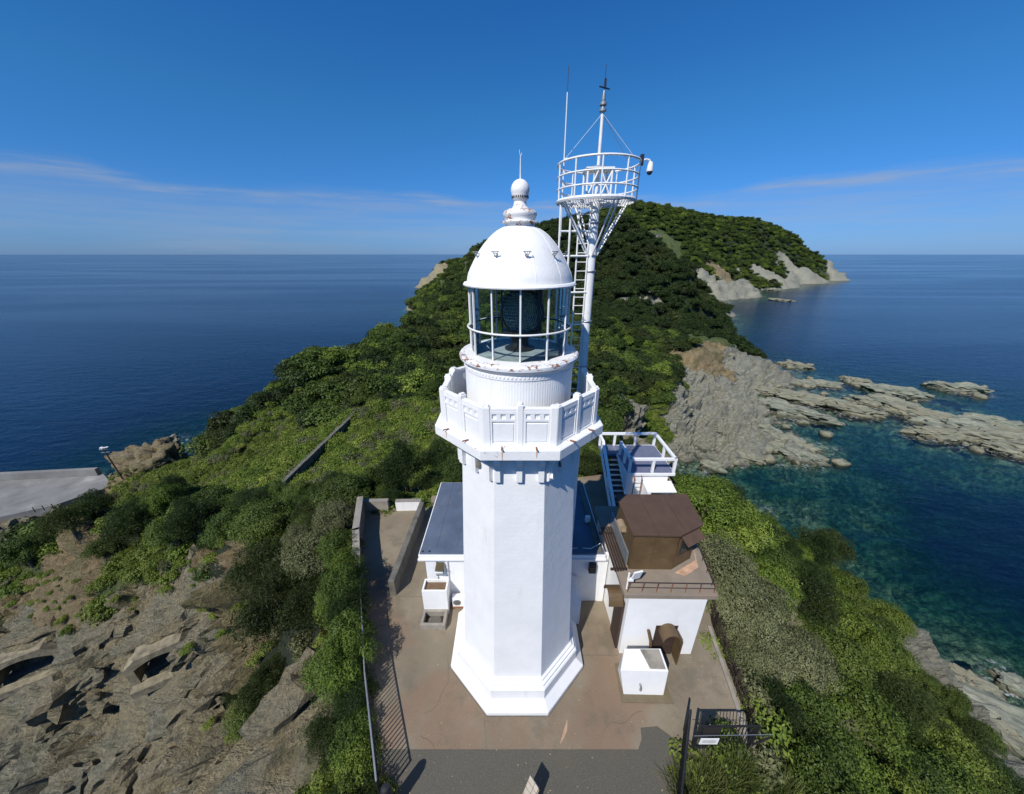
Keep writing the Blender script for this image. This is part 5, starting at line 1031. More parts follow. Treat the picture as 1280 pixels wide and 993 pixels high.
# ------------------------------------------------------------------ rocks standing in the sea
def mat_reef():
    t = NT('reef_rock'); P = t.coord()
    s = t.noise(1.0, 7, 0.68, t.mapping((0.25, 1.2, 2.2), (0.3, 0.2, 0.1)))
    c = t.ramp(s, [(0.28, (0.07, 0.075, 0.056)), (0.45, (0.17, 0.18, 0.135)), (0.6, (0.26, 0.265, 0.20)), (0.75, (0.38, 0.355, 0.265))])
    oi = t.n('ObjectInfo'); c = t.mix(t.rng(oi.outputs['Random'], 0.2, 1.0, 0, 0.5), c, (0.21, 0.18, 0.11)); c = t.mix(t.rng(t.noise(0.5, 5, 0.6), 0.45, 0.7, 0, 0.5), c, (0.12, 0.16, 0.115))
    geo = t.n('NewGeometry'); sp = t.n('SeparateXYZ'); t.set(sp.inputs[0], geo.outputs['Position'])
    zz = t.math('ADD', sp.outputs[2], t.math('MULTIPLY', t.math('SUBTRACT', t.noise(0.8, 4, 0.6), 0.5), 1.2))
    c = t.mix(t.rng(zz, -35.0, -34.3, 0.8, 0), c, (0.06, 0.052, 0.025))
    h = t.math('ADD', t.math('MULTIPLY', s, 1.0), t.math('MULTIPLY', t.noise(6, 5, 0.7), 0.35))
    return t.done(t.principled(c, 0.85, normal=t.bump(h, 0.9, 0.25)))
M['reef'] = mat_reef()
REEF = [(136.7,150.6,14.8,'isolated dark rock awash off the shore, farthest out above the reef'),(121.8,126,8.8,'small low rock in the gap between the shore and the reef'),(130.1,125,14,'rounded pale rock in the gap beside the small low one'),(147.3,129.9,10.3,'half submerged rock behind the middle of the reef'),(180.3,119.5,19.3,'lone brown rock out at sea behind the right end of the reef'),
 (116.9,105,11.7,None),(117.1,99.5,17.3,None),(129.9,106.5,13.5,None),(135.8,103.6,19,None),(150.7,115.2,18.8,None),(137.3,95,18.9,None),(141.1,90.2,20.8,None),(140.1,83.7,22.1,None),(140.6,77.8,20.9,None),(138.6,71.7,15.4,None),(151.4,81.2,12,None),(153.9,89.1,15.4,None),(127,81.2,14.4,None),
 (107.5,108.8,18,'pale ledge where the reef leaves the shore'),(94.3,98.8,20.6,'long grey boulder at the shore end of the reef'),(100.6,115.2,15.6,'green grey boulder on the shore above the reef'),(100.1,94.4,16.1,'low tapering ledge with white foam at its tip'),(101.9,127.9,15.6,'rugged boulder at the top of the rocky shore'),
 (61.6,69.3,9.9,'smooth yellowish boulder at the water of the green cove'),(59.4,74.2,11.2,'tan boulder just above the yellowish one in the cove'),(77,69.3,10.7,'jagged point of rock reaching into the cove'),(78.8,76,13.7,'split rock behind the jagged point in the cove'),(71.8,74.2,9,'small block beside the split rock on the shore'),(75.8,83.7,14.7,'long inclined slab above the split rock'),
 (57.8,16.4,6.1,'green striped boulder at the lower right shore, inner end'),(57.4,13.4,8.5,'large banded boulder at the lower right edge of the photo'),(63.1,16.4,4,'small blocky rock outermost on the lower right shore'),(55.6,11.2,5.4,'narrow banded rock nearest the pale slope at lower right'),
 (-98.7,77.4,7,'dark rock awash with white foam off the left shore'),(314.4,406.6,24.4,'low rock off the foot of the far headland'),(393.1,532.9,21.8,'far small rock close under the headland cliffs'),(50.8,64.4,6.1,'small rock at the cove edge near the slope')]
ordn = ['first','second','third','fourth','fifth','sixth','seventh','eighth','ninth','tenth','eleventh','twelfth','thirteenth']; oi_ = 0
for i, (x, y, L_, lb) in enumerate(REEF):
    if lb is None: lb = '%s rock from the shore in the long pale reef' % ordn[oi_]; oi_ += 1
    big = L_ > 10; v, f = rock_mesh(i+1, L_*0.86, L_*(0.40 if y > 40 else 0.55), (0.85+L_*0.075)*(0.75 if 'awash' in lb or 'submerged' in lb or 'low' in lb else 1.0), 4)
    o = mesh_obj('sea_rock', v, f, M['reef'], smooth=True); o.location = (x, y, SEA+(0.15 if L_ < 30 else 0)); a = math.atan2(-34, 48) if y > 40 else -0.85
    o.rotation_euler = (0, 0, a+random.uniform(-0.3, 0.3)); tag(o, lb, 'rock', 'rocks in the sea'); o.data.set_sharp_from_angle(angle=math.radians(24))
rub_v, rub_f, nb_ = [], [], 0; rr_ = np.random.default_rng(5)
for (x, y, L_, lb) in REEF[:29]:
    for k in range(5):
        s_ = rr_.uniform(0.6, 2.2); v, f = rock_mesh(rr_.uniform(1, 90), s_*2, s_*1.4, s_*0.7, 2); t_ = rr_.uniform(0, 6.28); ca, sa = math.cos(t_), math.sin(t_)
        v = np.stack([v[:, 0]*ca-v[:, 1]*sa, v[:, 0]*sa+v[:, 1]*ca, v[:, 2]], 1); q = rr_.normal(size=2)*L_*0.38; gz = max(SEA-0.1, ground_z(x+q[0], y+q[1]))
        rub_v.append(v+np.array([x+q[0], y+q[1], gz])); rub_f.append(f+nb_); nb_ += len(v)
tag(mesh_obj('reef_rubble', np.concatenate(rub_v), np.concatenate(rub_f), M['reef'], smooth=True), 'loose boulders and rubble strewn along the rocky shore and reef', 'rubble', kind='stuff')
# broken crags standing out of the left cliff
cr_v, cr_f, nb_ = [], [], 0
ok_ = np.where((TERR_W[0].ravel() > 0.6) & (TERR[..., 0].ravel() < -9) & (TERR[..., 0].ravel() > -70) & (TERR[..., 1].ravel() < 24) & (TERR[..., 2].ravel() > -34))[0]; tp_ = TERR.reshape(-1, 3)
for i in rr_.choice(ok_, 260):
    x, y, z = tp_[i]
    if any(math.hypot(x-c[0][0], y-c[0][1]) < 4.2 for c in CASEMATES): continue
    s_ = rr_.uniform(0.35, 1.0)**1.5*2.6+0.25; v, f = rock_mesh(rr_.uniform(1, 90), s_*2.0, s_*1.2, s_*0.75, 3 if s_ > 1 else 2); t_ = 0.5+rr_.normal()*0.35; ca, sa = math.cos(t_), math.sin(t_)
    v = np.stack([v[:, 0]*ca-v[:, 1]*sa, v[:, 0]*sa+v[:, 1]*ca, v[:, 2]+v[:, 0]*0.25], 1); cr_v.append(v+np.array([x, y, z-0.15*s_])); cr_f.append(f+nb_); nb_ += len(v)
cr_v = np.concatenate(cr_v); o = mesh_obj('cliff_crags', cr_v, np.concatenate(cr_f), M['land'], smooth=True); o.data.polygons.foreach_set('use_smooth', np.zeros(len(o.data.polygons), dtype=bool))
tag(o, 'broken crags and boulders standing out of the left cliff face', 'crags', kind='stuff'); col_attr(o.data, 'cover', np.tile(np.array([0.9, 0.3, 0.1, 1.0]), (len(cr_v), 1)))
v, f = rock_mesh(99, 15, 11, 5.2, 5); o = mesh_obj('rock_knob', v, f, M['land'], smooth=True); o.location = (-91.0, 65.0, -34.5); tag(o, 'rounded brown rock knob beside the wharf on the left shore', 'rock')
col_attr(o.data, 'cover', np.tile(np.array([0.42, 0.62, 0.3, 1.0]), (len(v), 1)))

# ------------------------------------------------------------------ vegetation
def mat_leaf(name, stops, trans=0.25, hue_var=0.5):
    t = NT(name); oi = t.n('ObjectInfo'); at = t.attr('tone', 'Fac')
    f = t.math('ADD', t.math('MULTIPLY', at, 0.62), t.math('MULTIPLY', oi.outputs['Random'], 0.38))
    c = t.ramp(f, stops)
    c = t.mix(t.math('MULTIPLY', t.rng(t.noise(0.06, 3, 0.5, t.n('NewGeometry').outputs['Position']), 0.45, 0.62), hue_var), c, t.mix(0.5, c, (0.075, 0.068, 0.018)))
    d = t.principled(c, 0.55); d.node.inputs['Specular IOR Level'].default_value = 0.25
    tr = t.n('BsdfTranslucent'); t.set(tr.inputs[0], t.mix(0.35, c, (0.14, 0.19, 0.03)))
    m = t.n('MixShader'); m.inputs[0].default_value = trans; t.set(m.inputs[1], d); t.set(m.inputs[2], tr.outputs[0])
    return t.done(m.outputs[0])
M['leaf_a'] = mat_leaf('leaf_mid_green', [(0.1, (0.026, 0.048, 0.010)), (0.5, (0.074, 0.124, 0.022)), (0.9, (0.145, 0.205, 0.038))])
M['leaf_b'] = mat_leaf('leaf_bright_green', [(0.1, (0.044, 0.078, 0.013)), (0.5, (0.130, 0.198, 0.028)), (0.9, (0.225, 0.285, 0.05))])
M['leaf_d'] = mat_leaf('leaf_dark_green', [(0.1, (0.012, 0.023, 0.007)), (0.5, (0.030, 0.056, 0.014)), (0.9, (0.064, 0.10, 0.024))])
M['leaf_g'] = mat_leaf('leaf_grey_olive', [(0.1, (0.055, 0.07, 0.03)), (0.5, (0.14, 0.155, 0.07)), (0.9, (0.245, 0.255, 0.13))])
M['leaf_l'] = mat_leaf('leaf_lime', [(0.1, (0.07, 0.115, 0.018)), (0.5, (0.18, 0.25, 0.038)), (0.9, (0.30, 0.34, 0.07))])
M['blade'] = mat_leaf('grass_blade', [(0.1, (0.03, 0.05, 0.012)), (0.5, (0.085, 0.12, 0.028)), (0.9, (0.19, 0.19, 0.06))])

def leaves(P, Nn, size, r, aspect=0.45, tone=None):
    """one diamond-shaped face per leaf, tipped a little away from the twig normal"""
    n = len(P); Nn = Nn/np.maximum(np.linalg.norm(Nn, axis=1, keepdims=True), 1e-9)
    t = r.normal(size=(n, 3)); u = np.cross(Nn, t); u /= np.maximum(np.linalg.norm(u, axis=1, keepdims=True), 1e-9); w = np.cross(Nn, u)
    s = size*(0.65+0.7*r.random((n, 1))); droop = Nn*s*0.22
    v = np.stack([P-u*s*0.5-droop*0.6, P+w*s*aspect*0.5, P+u*s*0.5-droop, P-w*s*aspect*0.5], 1).reshape(-1, 3)
    f = np.arange(4*n).reshape(n, 4)
    tn = np.repeat(r.random(n) if tone is None else tone, 4)
    return v, f, tn
def crown_mesh(name, seed, mat, n_leaf, size, n_clump=34, flat=0.75, clump=0.36, spiky=0.0):
    r = np.random.default_rng(seed); C = []
    for i in range(n_clump):                                            # clump centres spread through a lumpy half-ellipsoid
        d = r.normal(size=3); d[2] = abs(d[2])*0.9-0.25; d /= np.linalg.norm(d); q = d*(0.35+0.50*r.random()**0.6); q[2] = q[2]*flat+0.10; C.append((q, clump*(0.65+0.7*r.random()), r.random()))
    vs, fs, ts = [], [], []; base = 0; per = n_leaf//n_clump
    for q, rc, tn in C:
        d = r.normal(size=(per, 3)); d /= np.linalg.norm(d, axis=1, keepdims=True); d[:, 2] = np.where(d[:, 2] < -0.45, -d[:, 2], d[:, 2])
        rad = rc*(0.72+0.34*r.random((per, 1))**0.5)*(1+0.25*np.sin(d[:, :1]*7+tn*20)*np.cos(d[:, 1:2]*6))
        p = q+d*rad*np.array([1, 1, 0.85]); nn = d+r.normal(size=(per, 3))*0.45+np.array([0, 0, 0.25])
        if spiky: nn = r.normal(size=(per, 3))
        tone = np.clip(0.5*tn+0.5*r.random(per), 0, 1)
        v, f, t = leaves(p, nn, size, r, 0.18 if spiky else 0.5, tone); vs.append(v); fs.append(f+base); ts.append(t); base += len(v)
    o = mesh_obj(name, np.concatenate(vs), np.concatenate(fs), mat); flt_attr(o.data, 'tone', np.concatenate(ts)); coll.objects.unlink(o); return o
def trunk_mesh(seed):
    r = random.Random(seed); g = G(); b = Vector((r.uniform(-.06, .06), r.uniform(-.06, .06), -0.25)); g.tube((0, 0, -1.1), b, 0.10, 7, 0.07)
    for i in range(6):
        a = i*1.047+r.uniform(-.4, .4); m = b+Vector((math.cos(a)*0.25, math.sin(a)*0.25, 0.2+r.uniform(0, .1))); e = m+Vector((math.cos(a)*0.35, math.sin(a)*0.35, 0.2+r.uniform(0, .25)))
        g.tube(b, m, 0.05, 6, 0.035); g.tube(m, e, 0.035, 5, 0.012)
    o = g.obj('trunk', M['bark']); coll.objects.unlink(o); return o
TRUNKS = [trunk_mesh(i) for i in range(3)]
NEAR = {k: [crown_mesh('crown', 10*i+ord(k), M['leaf_'+k], nl, sz, nc, fl, cl, sp) for i in range(3)] for k, (nl, sz, nc, fl, cl, sp) in
        dict(a=(17000, 0.060, 46, 0.8, 0.32, 0), b=(17000, 0.060, 50, 0.75, 0.30, 0), d=(17000, 0.085, 52, 0.85, 0.28, 1), g=(20000, 0.050, 54, 0.7, 0.28, 0)).items()}
# terrain normals and helper for picking growing places
TP = TERR.reshape(-1, 3); TW = TERR_W.reshape(4, -1)
def surf_z(x, y):
    """height of the displaced ground at x, y (nearest grid node)"""
    t = math.atan2(x-CEN[0], y-CEN[1]); l = math.log(max(4.0, math.hypot(x-CEN[0], y-CEN[1])))
    j = int(round((math.degrees(t)+104)/208*619)); i = int(round((l-math.log(4.0))/(math.log(1500)-math.log(4.0))*639))
    return float(TERR[min(max(i, 0), 639), min(max(j, 0), 619), 2])
PLACED = []
def plant(x, y, r, k, label, group, cat='shrub', squash=1.0, z=None):
    zz = surf_z(x, y) if z is None else z
    T = empty('shrub' if cat == 'shrub' else 'tree', (x, y, zz)); tag(T, label, cat, group); s = r*random.uniform(0.95, 1.1)
    c = bpy.data.objects.new('crown', random.choice(NEAR[k]).data); coll.objects.link(c); c.parent = T; hgt = r*0.75*squash
    c.location = (0, 0, hgt); c.scale = (s, s*random.uniform(0.85, 1.15), s*squash); c.rotation_euler = (random.uniform(-.12, .12), random.uniform(-.12, .12), random.uniform(0, 6.28))
    w = bpy.data.objects.new('trunk', random.choice(TRUNKS).data); coll.objects.link(w); w.parent = T; w.location = (0, 0, hgt); w.scale = (s, s, max(0.5, s*squash*0.95)); w.rotation_euler = (0, 0, random.uniform(0, 6.28))
    PLACED.append((x, y, r)); return T
HEDGE = [(-8.6,2.9,0.95,'b'),(-8.0,1.75,1.0,'a'),(-7.35,0.75,0.9,'d'),(-6.95,-0.25,1.0,'a'),(-6.45,-1.25,0.95,'b'),(-6.0,-2.15,0.9,'d'),(-5.55,-3.05,0.95,'a'),(-5.1,-3.95,0.9,'b'),(-4.9,-4.9,1.0,'d'),(-4.85,-5.9,1.15,'d'),(-9.4,4.3,1.0,'a'),(-5.6,-5.1,1.2,'a')]
HEDGE_WORDS = ['first','second','third','fourth','fifth','sixth','seventh','eighth','ninth','tenth','eleventh','twelfth']
HERO = [(10.6,1.6,1.7,'g','grey olive shrub beside the white look-out block, nearest its wall'),(12.6,0.6,1.6,'g','grey olive shrub in the middle of the olive clump by the mesh fence'),(12.4,2.9,1.7,'g','grey olive shrub at the back of the olive clump'),(10.4,-0.1,1.3,'g','grey olive shrub leaning on the mesh fence'),(14.6,1.6,1.5,'g','grey olive shrub at the seaward side of the olive clump'),(10.1,3.0,1.7,'g','grey olive shrub behind the largest one, by the look-out room'),(17,3.3,1.5,'g','grey olive shrub down the slope from the largest one'),(9.9,-0.5,1.1,'g','small grey olive shrub hanging over the brown mesh fence'),
 (12.1,7.9,2,'b','bright green shrub just right of the brown look-out room'),(13.8,7.2,2,'b','bright green shrub beyond the brown room, nearer the sea'),(12.7,10,1.2,'b','small bright shrub below the white railed terrace'),(17.8,8.3,1.8,'a','mid green shrub on the edge of the slope above the dark cove'),(28.9,11.4,1.9,'b','bright rounded bush standing out against the dark water'),
 (19.6,7,2.3,'d','dark green bush in the middle of the right slope'),(20.8,5.3,2.2,'a','mid green bush below the dark one on the right slope'),(27.5,7.6,2,'a','mid green bush at the seaward edge above the pale rock'),(11.9,-1.5,1.6,'a','mid green shrub below the gate'),(17,0.3,2,'b','bright green bush in the hollow of the lower right slope'),(24.8,3.6,1.8,'d','dark bush above the pale rock slope'),
 (26.7,2.3,2,'b','bright bush above the banded boulders'),(9.8,-1.9,1.0,'d','small dark shrub at the lower end of the mesh fence'),(12.7,-2.6,1.5,'b','bright shrub in front of the tall grass'),(19.6,-0.8,1.8,'a','mid green bush at the bottom of the right slope'),(30.5,2,1.6,'a','mid green bush lowest above the pale rock slope'),
 (-11.2,4.9,1.7,'g','silvery grey shrub outside the yard wall'),(-10.9,6.6,1.2,'g','smaller silvery shrub at the far end of the yard wall'),(-12.5,3.4,2.2,'d','large dark conifer-like shrub at the cliff edge'),(-14.4,2.3,1.5,'d','dark shrub on the cliff below the largest one'),(-20.4,5.3,0.8,'d','small dark shrub on the bare rock right of the casemate'),
 (-15.8,6.6,1.9,'d','dark shrub above the ochre cliff top'),(-19,10.9,2,'a','mid green shrub behind the ochre cliff top'),(-8.4,1.7,1.1,'b','bright green shrub at the corner of the yard wall'),(-7.9,-0.4,1.2,'a','mid green shrub outside the railing, near its upper end'),(-7.3,-2.2,1.1,'d','dark shrub outside the railing, halfway down'),(-6.6,-3.5,1.1,'b','bright shrub outside the railing, near its lower end'),(-6.9,-4.6,1.3,'a','mid green shrub at the bottom edge beside the railing'),(-10.2,2.6,1.4,'d','dark shrub between the silvery shrub and the railing'),
 (-40.3,19,2.4,'d','dark spreading shrub on the cliff top above the casemate'),(-49.2,20.2,2.2,'d','dark shrub on the cliff top in front of the wharf'),(-32.4,17.7,2.2,'d','dark shrub right of the ochre soil scar'),(-57,20.4,2.4,'a','mid green shrub at the far left cliff top'),(-24.8,13.5,1.8,'a','green shrub on the cliff top above the ochre rock'),(-30.1,20.9,1.5,'b','bright shrub behind the cliff top, below the green slope'),(-34.4,17,1.8,'a','green shrub between the two dark cliff top shrubs'),(-12,-0.6,0.9,'d','small dark shrub beside the pale footpath'),(-12.7,-0.8,0.8,'d','lowest dark shrub beside the pale footpath'),
 (-6.2,-5.9,1.5,'d','dark shrub at the bottom left whose shadow crosses the path')]
for (x, y, r, k, lb) in HERO: plant(x, y, r, k, lb, 'shrubs around the lighthouse', squash=1.25 if k == 'd' else 1.0)

for i, (x, y, r, k) in enumerate(sorted(HEDGE, key=lambda q: -q[1])): plant(x, y, r, k, '%s shrub from the yard wall in the row pressed against the left railing' % HEDGE_WORDS[i], 'shrubs around the lighthouse', squash=1.35)

def grow(n_try, rmin, rmax, size, keep, rad_fn, seed, sep=0.62):
    """dart-throwing over the terrain grid; returns x, y, z, radius, dryness-free class weights"""
    r = np.random.default_rng(seed); d = np.hypot(TP[:, 0]-CEN[0], TP[:, 1]-CEN[1]); ok = np.where((d > rmin) & (d < rmax) & keep)[0]
    if len(ok) == 0: return []
    area = d[ok]**2; pick = r.choice(ok, size=min(n_try, len(ok)*3), p=area/area.sum()); cell = size; H = {}; out = []
    for (px, py, pr) in PLACED: H.setdefault((int(px//cell), int(py//cell)), []).append((px, py, pr))
    for i in pick:
        x, y, z = TP[i]; x += r.uniform(-.3, .3); y += r.uniform(-.3, .3); rr = rad_fn(r, i); ci, cj = int(x//cell), int(y//cell); bad = False
        for a in (ci-1, ci, ci+1):
            for b in (cj-1, cj, cj+1):
                for (qx, qy, qr) in H.get((a, b), ()):
                    if (qx-x)**2+(qy-y)**2 < (sep*(qr+rr))**2: bad = True; break
                if bad: break
            if bad: break
        if bad: continue
        H.setdefault((ci, cj), []).append((x, y, rr)); out.append((x, y, z, rr, i))
    return out
plat_near = inside(PLAT, TP[:, 0], TP[:, 1], 0.0)
def clear_of_yard(x, y, r):
    n = len(PLAT); best = 1e9
    for i in range(n):
        a = Vector(PLAT[i]); b = Vector(PLAT[(i+1) % n]); p = Vector((x, y)); d = b-a; tt = max(0, min(1, (p-a).dot(d)/d.length_squared)); best = min(best, (p-a-d*tt).length)
    return best > r*0.8
KEEPOUT = [(-31.9, 9.3, 5.5), (-50, 11, 5.5), (-95, 52, 10)]
F_ok = (TW[3] > 0.5) & (TP[:, 2] > -33.5) & ~plat_near
ang = np.degrees(np.arctan2(TP[:, 0]-CEN[0], TP[:, 1]-CEN[1]))
visible_side = (np.abs(ang) < 80)
near = grow(9000, 7, 62, 4.0, F_ok & visible_side, lambda r, i: 0.75+1.35*r.random()**1.6, 3, 0.66)
near = [q for q in near if clear_of_yard(q[0], q[1], q[3]) and all((q[0]-a)**2+(q[1]-b)**2 > c*c for a, b, c in KEEPOUT)]
near.sort(key=lambda q: math.hypot(q[0]-CEN[0], q[1]-CEN[1])/q[3])
MARKS = [(6, -5, 'near the gate'), (9.5, -1, 'near the mesh fence'), (9, 2.5, 'near the look-out block'), (10, 10, 'near the terrace'), (14, 20, 'below the terrace'), (20, 28, 'above the green cove'), (24, 44, 'near the rocky shore'), (28, 11, 'above the dark water'), (34, 6, 'above the pale rock slope'), (20, 0, 'in the hollow'), (24, -8, 'at the bottom edge'), (14, -8, 'behind the tall grass'), (15, 7, 'right of the brown room'), (20, 12, 'on the skyline of the slope'),
         (-7, -3, 'by the railing'), (-9, 3, 'by the yard wall'), (-13, 0, 'by the footpath'), (-14, 6, 'above the ochre rock'), (-8, 12, 'behind the passage'), (0, 14, 'behind the annex'), (6, 16, 'behind the lighthouse'), (-18, 14, 'below the field'), (-26, 16, 'above the casemate'), (-38, 20, 'above the soil scar'), (-52, 22, 'before the wharf'), (-24, 40, 'at the field wall'), (-10, 36, 'at the end of the field'), (4, 36, 'hidden by the tower'), (12, 34, 'beyond the terrace')]
def region(x, y):
    if x > 4:
        if y > 16: return 'shrub in the thicket', 'thicket below the terrace', 'abdd'
        if y > 5: return 'shrub on the right slope', 'thicket right of the look-out room', 'babd'
        return 'shrub on the lower right slope', 'thicket on the lower right slope', 'abda'
    if x < -22 and y < 24: return 'shrub on the left cliff top', 'scrub along the cliff top', 'dadb'
    if y > 26: return 'tree at the wood edge', 'near edge of the wood', 'adda'
    if y > 8: return 'shrub in the dark thicket', 'thicket behind the annex', 'dada'
    return 'shrub left of the yard', 'thicket left of the railing', 'dabg'
for q in near[:290]:
    lb, gp, kinds = region(q[0], q[1]); k = random.choice(kinds)
    size = 'small' if q[3] < 1.15 else ('large' if q[3] > 1.5 else 'mid-sized'); tone = dict(a='mid green', b='bright green', d='dark green', g='grey olive')[k]
    mark = min(MARKS, key=lambda m: math.hypot(m[0]-q[0], m[1]-q[1]))[2]
    plant(q[0], q[1], q[3], k, '%s %s %s %s' % (size, tone, lb, mark), gp, 'tree' if 'tree' in lb else 'shrub', random.uniform(0.75, 1.5), q[2])

byl = {}
for o in coll.objects:
    if o.parent is None and o.get('label') and o.get('category') in ('shrub', 'tree'): byl.setdefault(o['label'], []).append(o)
RANK = ['nearest', 'second nearest', 'third nearest', 'fourth nearest', 'fifth nearest', 'sixth nearest', 'seventh nearest', 'eighth nearest', 'ninth nearest', 'tenth nearest', 'eleventh nearest', 'twelfth nearest', 'thirteenth nearest', 'fourteenth nearest']
for lb, os_ in byl.items():
    if len(os_) > 1:
        for k, o in enumerate(sorted(os_, key=lambda o: (o.location-cam.location).length)): o['label'] = lb+', '+(RANK[k] if k < 14 else 'among the farthest')
# leafless dead shrubs showing between the green ones
def dead(x, y, s, label):
    g = G(); r = random.Random(int(x*10)); T = tag(empty('dead_shrub', (x, y, surf_z(x, y))), label, 'shrub', 'shrubs around the lighthouse')
    def limb(p, d, l, w, n):
        q = p+d*l; g.tube(p, q, w, 5, w*0.6)
        if n: 
            for i in range(3): limb(q, (d+Vector((r.uniform(-.8, .8), r.uniform(-.8, .8), r.uniform(-.1, .6)))).normalized(), l*0.72, w*0.55, n-1)
    for i in range(4): limb(Vector((0, 0, 0)), Vector((r.uniform(-.6, .6), r.uniform(-.6, .6), 1)).normalized(), s*0.9, 0.05*s, 4)
    g.obj('branches', M['dead_wood'], T)
M['dead_wood'] = simple('dead_wood', (0.26, 0.22, 0.17), 0.9, var=0.3)
dead(16.2, -0.6, 1.0, 'leafless pale dead shrub in the hollow of the lower right slope'); dead(15.2, 3.6, 0.8, 'leafless dead shrub beside the olive clump'); dead(-13.2, 1.0, 0.7, 'leafless dead shrub beside the pale footpath')

# ---- the wood and the ground cover: masses nobody could count
def scatter(name, pts, protos, label, cat):
    c = bpy.data.collections.new(name+'_kinds')
    for i, p in enumerate(protos): p.name = '%s_kind_%02d' % (name, i); c.objects.link(p)
    n = len(pts); me = bpy.data.meshes.new(name); me.from_pydata([q[0] for q in pts], [], []); r = np.random.default_rng(len(name)+n)
    a = me.attributes.new('scl', 'FLOAT_VECTOR', 'POINT'); a.data.foreach_set('vector', np.array([q[1] for q in pts], np.float32).ravel())
    a = me.attributes.new('rot', 'FLOAT_VECTOR', 'POINT'); a.data.foreach_set('vector', np.stack([r.uniform(-.15, .15, n), r.uniform(-.15, .15, n), r.uniform(0, 6.28, n)], 1).astype(np.float32).ravel())
    a = me.attributes.new('kind_index', 'INT', 'POINT'); a.data.foreach_set('value', np.array([q[2] for q in pts], np.int32))
    o = bpy.data.objects.new(name, me); coll.objects.link(o); tag(o, label, cat, kind='stuff')
    g = bpy.data.node_groups.new(name+'_scatter', 'GeometryNodeTree'); g.interface.new_socket('Geometry', in_out='INPUT', socket_type='NodeSocketGeometry'); g.interface.new_socket('Geometry', in_out='OUTPUT', socket_type='NodeSocketGeometry')
    N = g.nodes.new; gi = N('NodeGroupInput'); go = N('NodeGroupOutput'); ci = N('GeometryNodeCollectionInfo'); ci.inputs['Collection'].default_value = c; ci.inputs['Separate Children'].default_value = True; ci.inputs['Reset Children'].default_value = True
    ip = N('GeometryNodeInstanceOnPoints'); ip.inputs['Pick Instance'].default_value = True
    def at(nm, ty):
        x = N('GeometryNodeInputNamedAttribute'); x.data_type = ty; x.inputs['Name'].default_value = nm; return x.outputs['Attribute']
    L = g.links.new; L(gi.outputs[0], ip.inputs['Points']); L(ci.outputs[0], ip.inputs['Instance']); L(at('kind_index', 'INT'), ip.inputs['Instance Index']); L(at('rot', 'FLOAT_VECTOR'), ip.inputs['Rotation']); L(at('scl', 'FLOAT_VECTOR'), ip.inputs['Scale']); L(ip.outputs[0], go.inputs[0])
    m = o.modifiers.new('scatter', 'NODES'); m.node_group = g
    return o
def copies(lst): return [bpy.data.objects.new('k', o.data) for o in lst]
rest = near[290:]
MID = [crown_mesh('crown', 300+i, M['leaf_'+k], 2600, 0.17, 26, 0.75, 0.40) for i, k in enumerate('adddadba')]
dist = np.hypot(TP[:, 0]-CEN[0], TP[:, 1]-CEN[1])
rf = lambda r, i: r.uniform(1.7, 3.3) if dist[i] < 260 else r.uniform(3.0, 5.6)
wood = grow(60000, 62, 420, 7.0, F_ok & (np.abs(ang) < 62), lambda r, i: r.uniform(1.6, 3.3)*(1 if dist[i] < 200 else 1.25), 5, 0.50)
far = grow(26000, 420, 1150, 12.0, F_ok & (np.abs(ang) < 62), lambda r, i: r.uniform(2.8, 5.2), 6, 0.52)
rk = np.random.default_rng(21); pts = []
def pick_kind(x, y):
    if x > 15 and 150 < y < 340: return int(rk.choice([1, 2, 3, 5]))
    if y > 380: return int(rk.choice([0, 4, 7, 1, 6]))
    return int(rk.choice([0, 1, 2, 4, 6, 7, 3]))
for (x, y, z, r, i) in wood+far+rest:
    if (x-181)**2+(y-478)**2 < 18**2: continue
    pts.append(((x, y, z+r*0.55), (r*1.05, r*1.05, r*rk.uniform(0.8, 1.15)), pick_kind(x, y)))
scatter('forest', pts, MID, 'dense evergreen wood covering the hills behind the lighthouse', 'wood')
print('near', len(near), 'wood', len(wood), 'far', len(far))
# low herbs and vines on the open slopes
LOW = [crown_mesh('crown', 400+i, M['leaf_'+k], 1400, 0.16, 18, 0.38, 0.42) for i, k in enumerate('lbblgl')]
G_ok = (TW[2] > 0.35) & (TP[:, 2] > -33.8) & ~plat_near
low = grow(30000, 6, 150, 2.2, G_ok & (np.abs(ang) < 80), lambda r, i: r.uniform(0.35, 1.0)*(1 if dist[i] < 40 else 1.5), 8, 0.45)
low += grow(9000, 6, 62, 2.2, F_ok & (np.abs(ang) < 80), lambda r, i: r.uniform(0.4, 0.8), 18, 0.5)
low += grow(7000, 8, 130, 2.2, (TW[1] > 0.3) & (TP[:, 2] > -33.8) & ~plat_near & (np.abs(ang) < 80), lambda r, i: r.uniform(0.2, 0.6), 9, 1.3)
pts = [((x, y, z+r*0.12), (r, r, r*rk.uniform(0.7, 1.3)), int(rk.integers(0, len(LOW)))) for (x, y, z, r, i) in low if all((x-a)**2+(y-b)**2 > (c-1.5)**2 for a, b, c in KEEPOUT[:2]) and not (WH_IN(x, y))]
scatter('ground_cover', pts, LOW, 'low green herbs and vines covering the open slopes', 'ground cover')
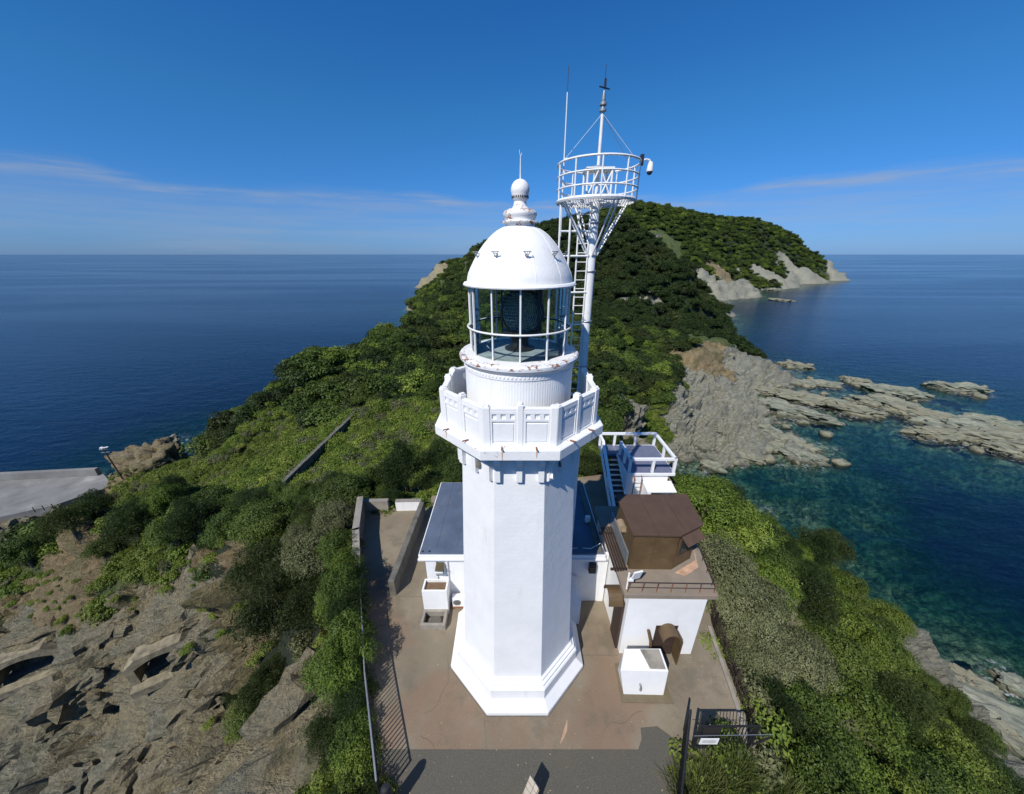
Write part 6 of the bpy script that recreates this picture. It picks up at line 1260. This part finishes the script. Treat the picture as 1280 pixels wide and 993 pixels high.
# tall grass by the gate
def tuft(seed):
    r = np.random.default_rng(seed); vs, fs, ts = [], [], []
    for i in range(160):
        a = r.uniform(0, 6.28); l = r.uniform(0.5, 1.0); b = np.array([r.normal()*0.16, r.normal()*0.16, 0]); w = 0.014; dx, dy = math.cos(a), math.sin(a); lean = r.uniform(0.1, 0.75); k = len(vs)*1
        pts_ = [b+np.array([dx*lean*l*s*s, dy*lean*l*s*s, l*s*(1-0.35*lean*s)]) for s in (0, 0.5, 1.0)]; sd = np.array([-dy, dx, 0])*w
        vs += [pts_[0]-sd, pts_[0]+sd, pts_[1]+sd*0.8, pts_[1]-sd*0.8, pts_[2]+sd*0.15, pts_[2]-sd*0.15]; k = 6*i; fs += [(k, k+1, k+2, k+3), (k+3, k+2, k+4, k+5)]; ts += [r.random()]*6
    o = mesh_obj('tuft', np.array(vs), np.array(fs), M['blade']); flt_attr(o.data, 'tone', np.array(ts)); coll.objects.unlink(o); return o
TUFT = [tuft(i) for i in range(4)]
gp = []
for i in range(420):
    x, y = rk.uniform(4.9, 10.5), rk.uniform(-8.5, -3.9)
    if inside(PLAT, np.array([x]), np.array([y]))[0]: continue
    s = rk.uniform(0.5, 1.25); gp.append(((x, y, surf_z(x, y)-0.03), (s, s, s), int(rk.integers(0, 4))))
for i in range(900):
    j = int(rk.choice(np.where(G_ok & (dist < 70) & (np.abs(ang) < 80))[0])); x, y, z = TP[j]; s = rk.uniform(0.4, 0.9); gp.append(((x, y, z-0.03), (s, s, s), int(rk.integers(0, 4))))
scatter('tall_grass', gp, TUFT, 'tufts of tall grass below the gate and on the slopes', 'grass')

lv, lf = [], []
for i in range(520):
    if i % 2: e = rk.integers(0, 4); a, b = [((-7.2, 1.5), (-4.2, -4.6)), ((8.4, 0.5), (7.9, -3.3)), ((-5.7, 2.3), (-5.6, 7.4)), ((4.35, -0.75), (7.1, -0.78))][int(e)]; t_ = rk.random(); x = a[0]+(b[0]-a[0])*t_+rk.normal()*0.22+0.15; y = a[1]+(b[1]-a[1])*t_+rk.normal()*0.2
    else: x, y = rk.uniform(-6, 8), rk.uniform(-5.5, 1.5)
    if not inside(PLAT, np.array([x]), np.array([y]))[0]: continue
    s_ = rk.uniform(0.012, 0.035); a = rk.uniform(0, 6.28); c_, n_ = math.cos(a)*s_, math.sin(a)*s_; k = len(lv); lv += [(x-c_, y-n_, 0.008), (x+n_*0.5, y-c_*0.5, 0.012), (x+c_, y+n_, 0.010), (x-n_*0.5, y+c_*0.5, 0.014)]; lf.append((k, k+1, k+2, k+3))
tag(mesh_obj('leaf_litter', lv, lf, simple('dry_leaf', (0.34, 0.28, 0.18), 0.9, var=0.4)), 'scattered dry leaves and grit on the forecourt', 'litter', kind='stuff')
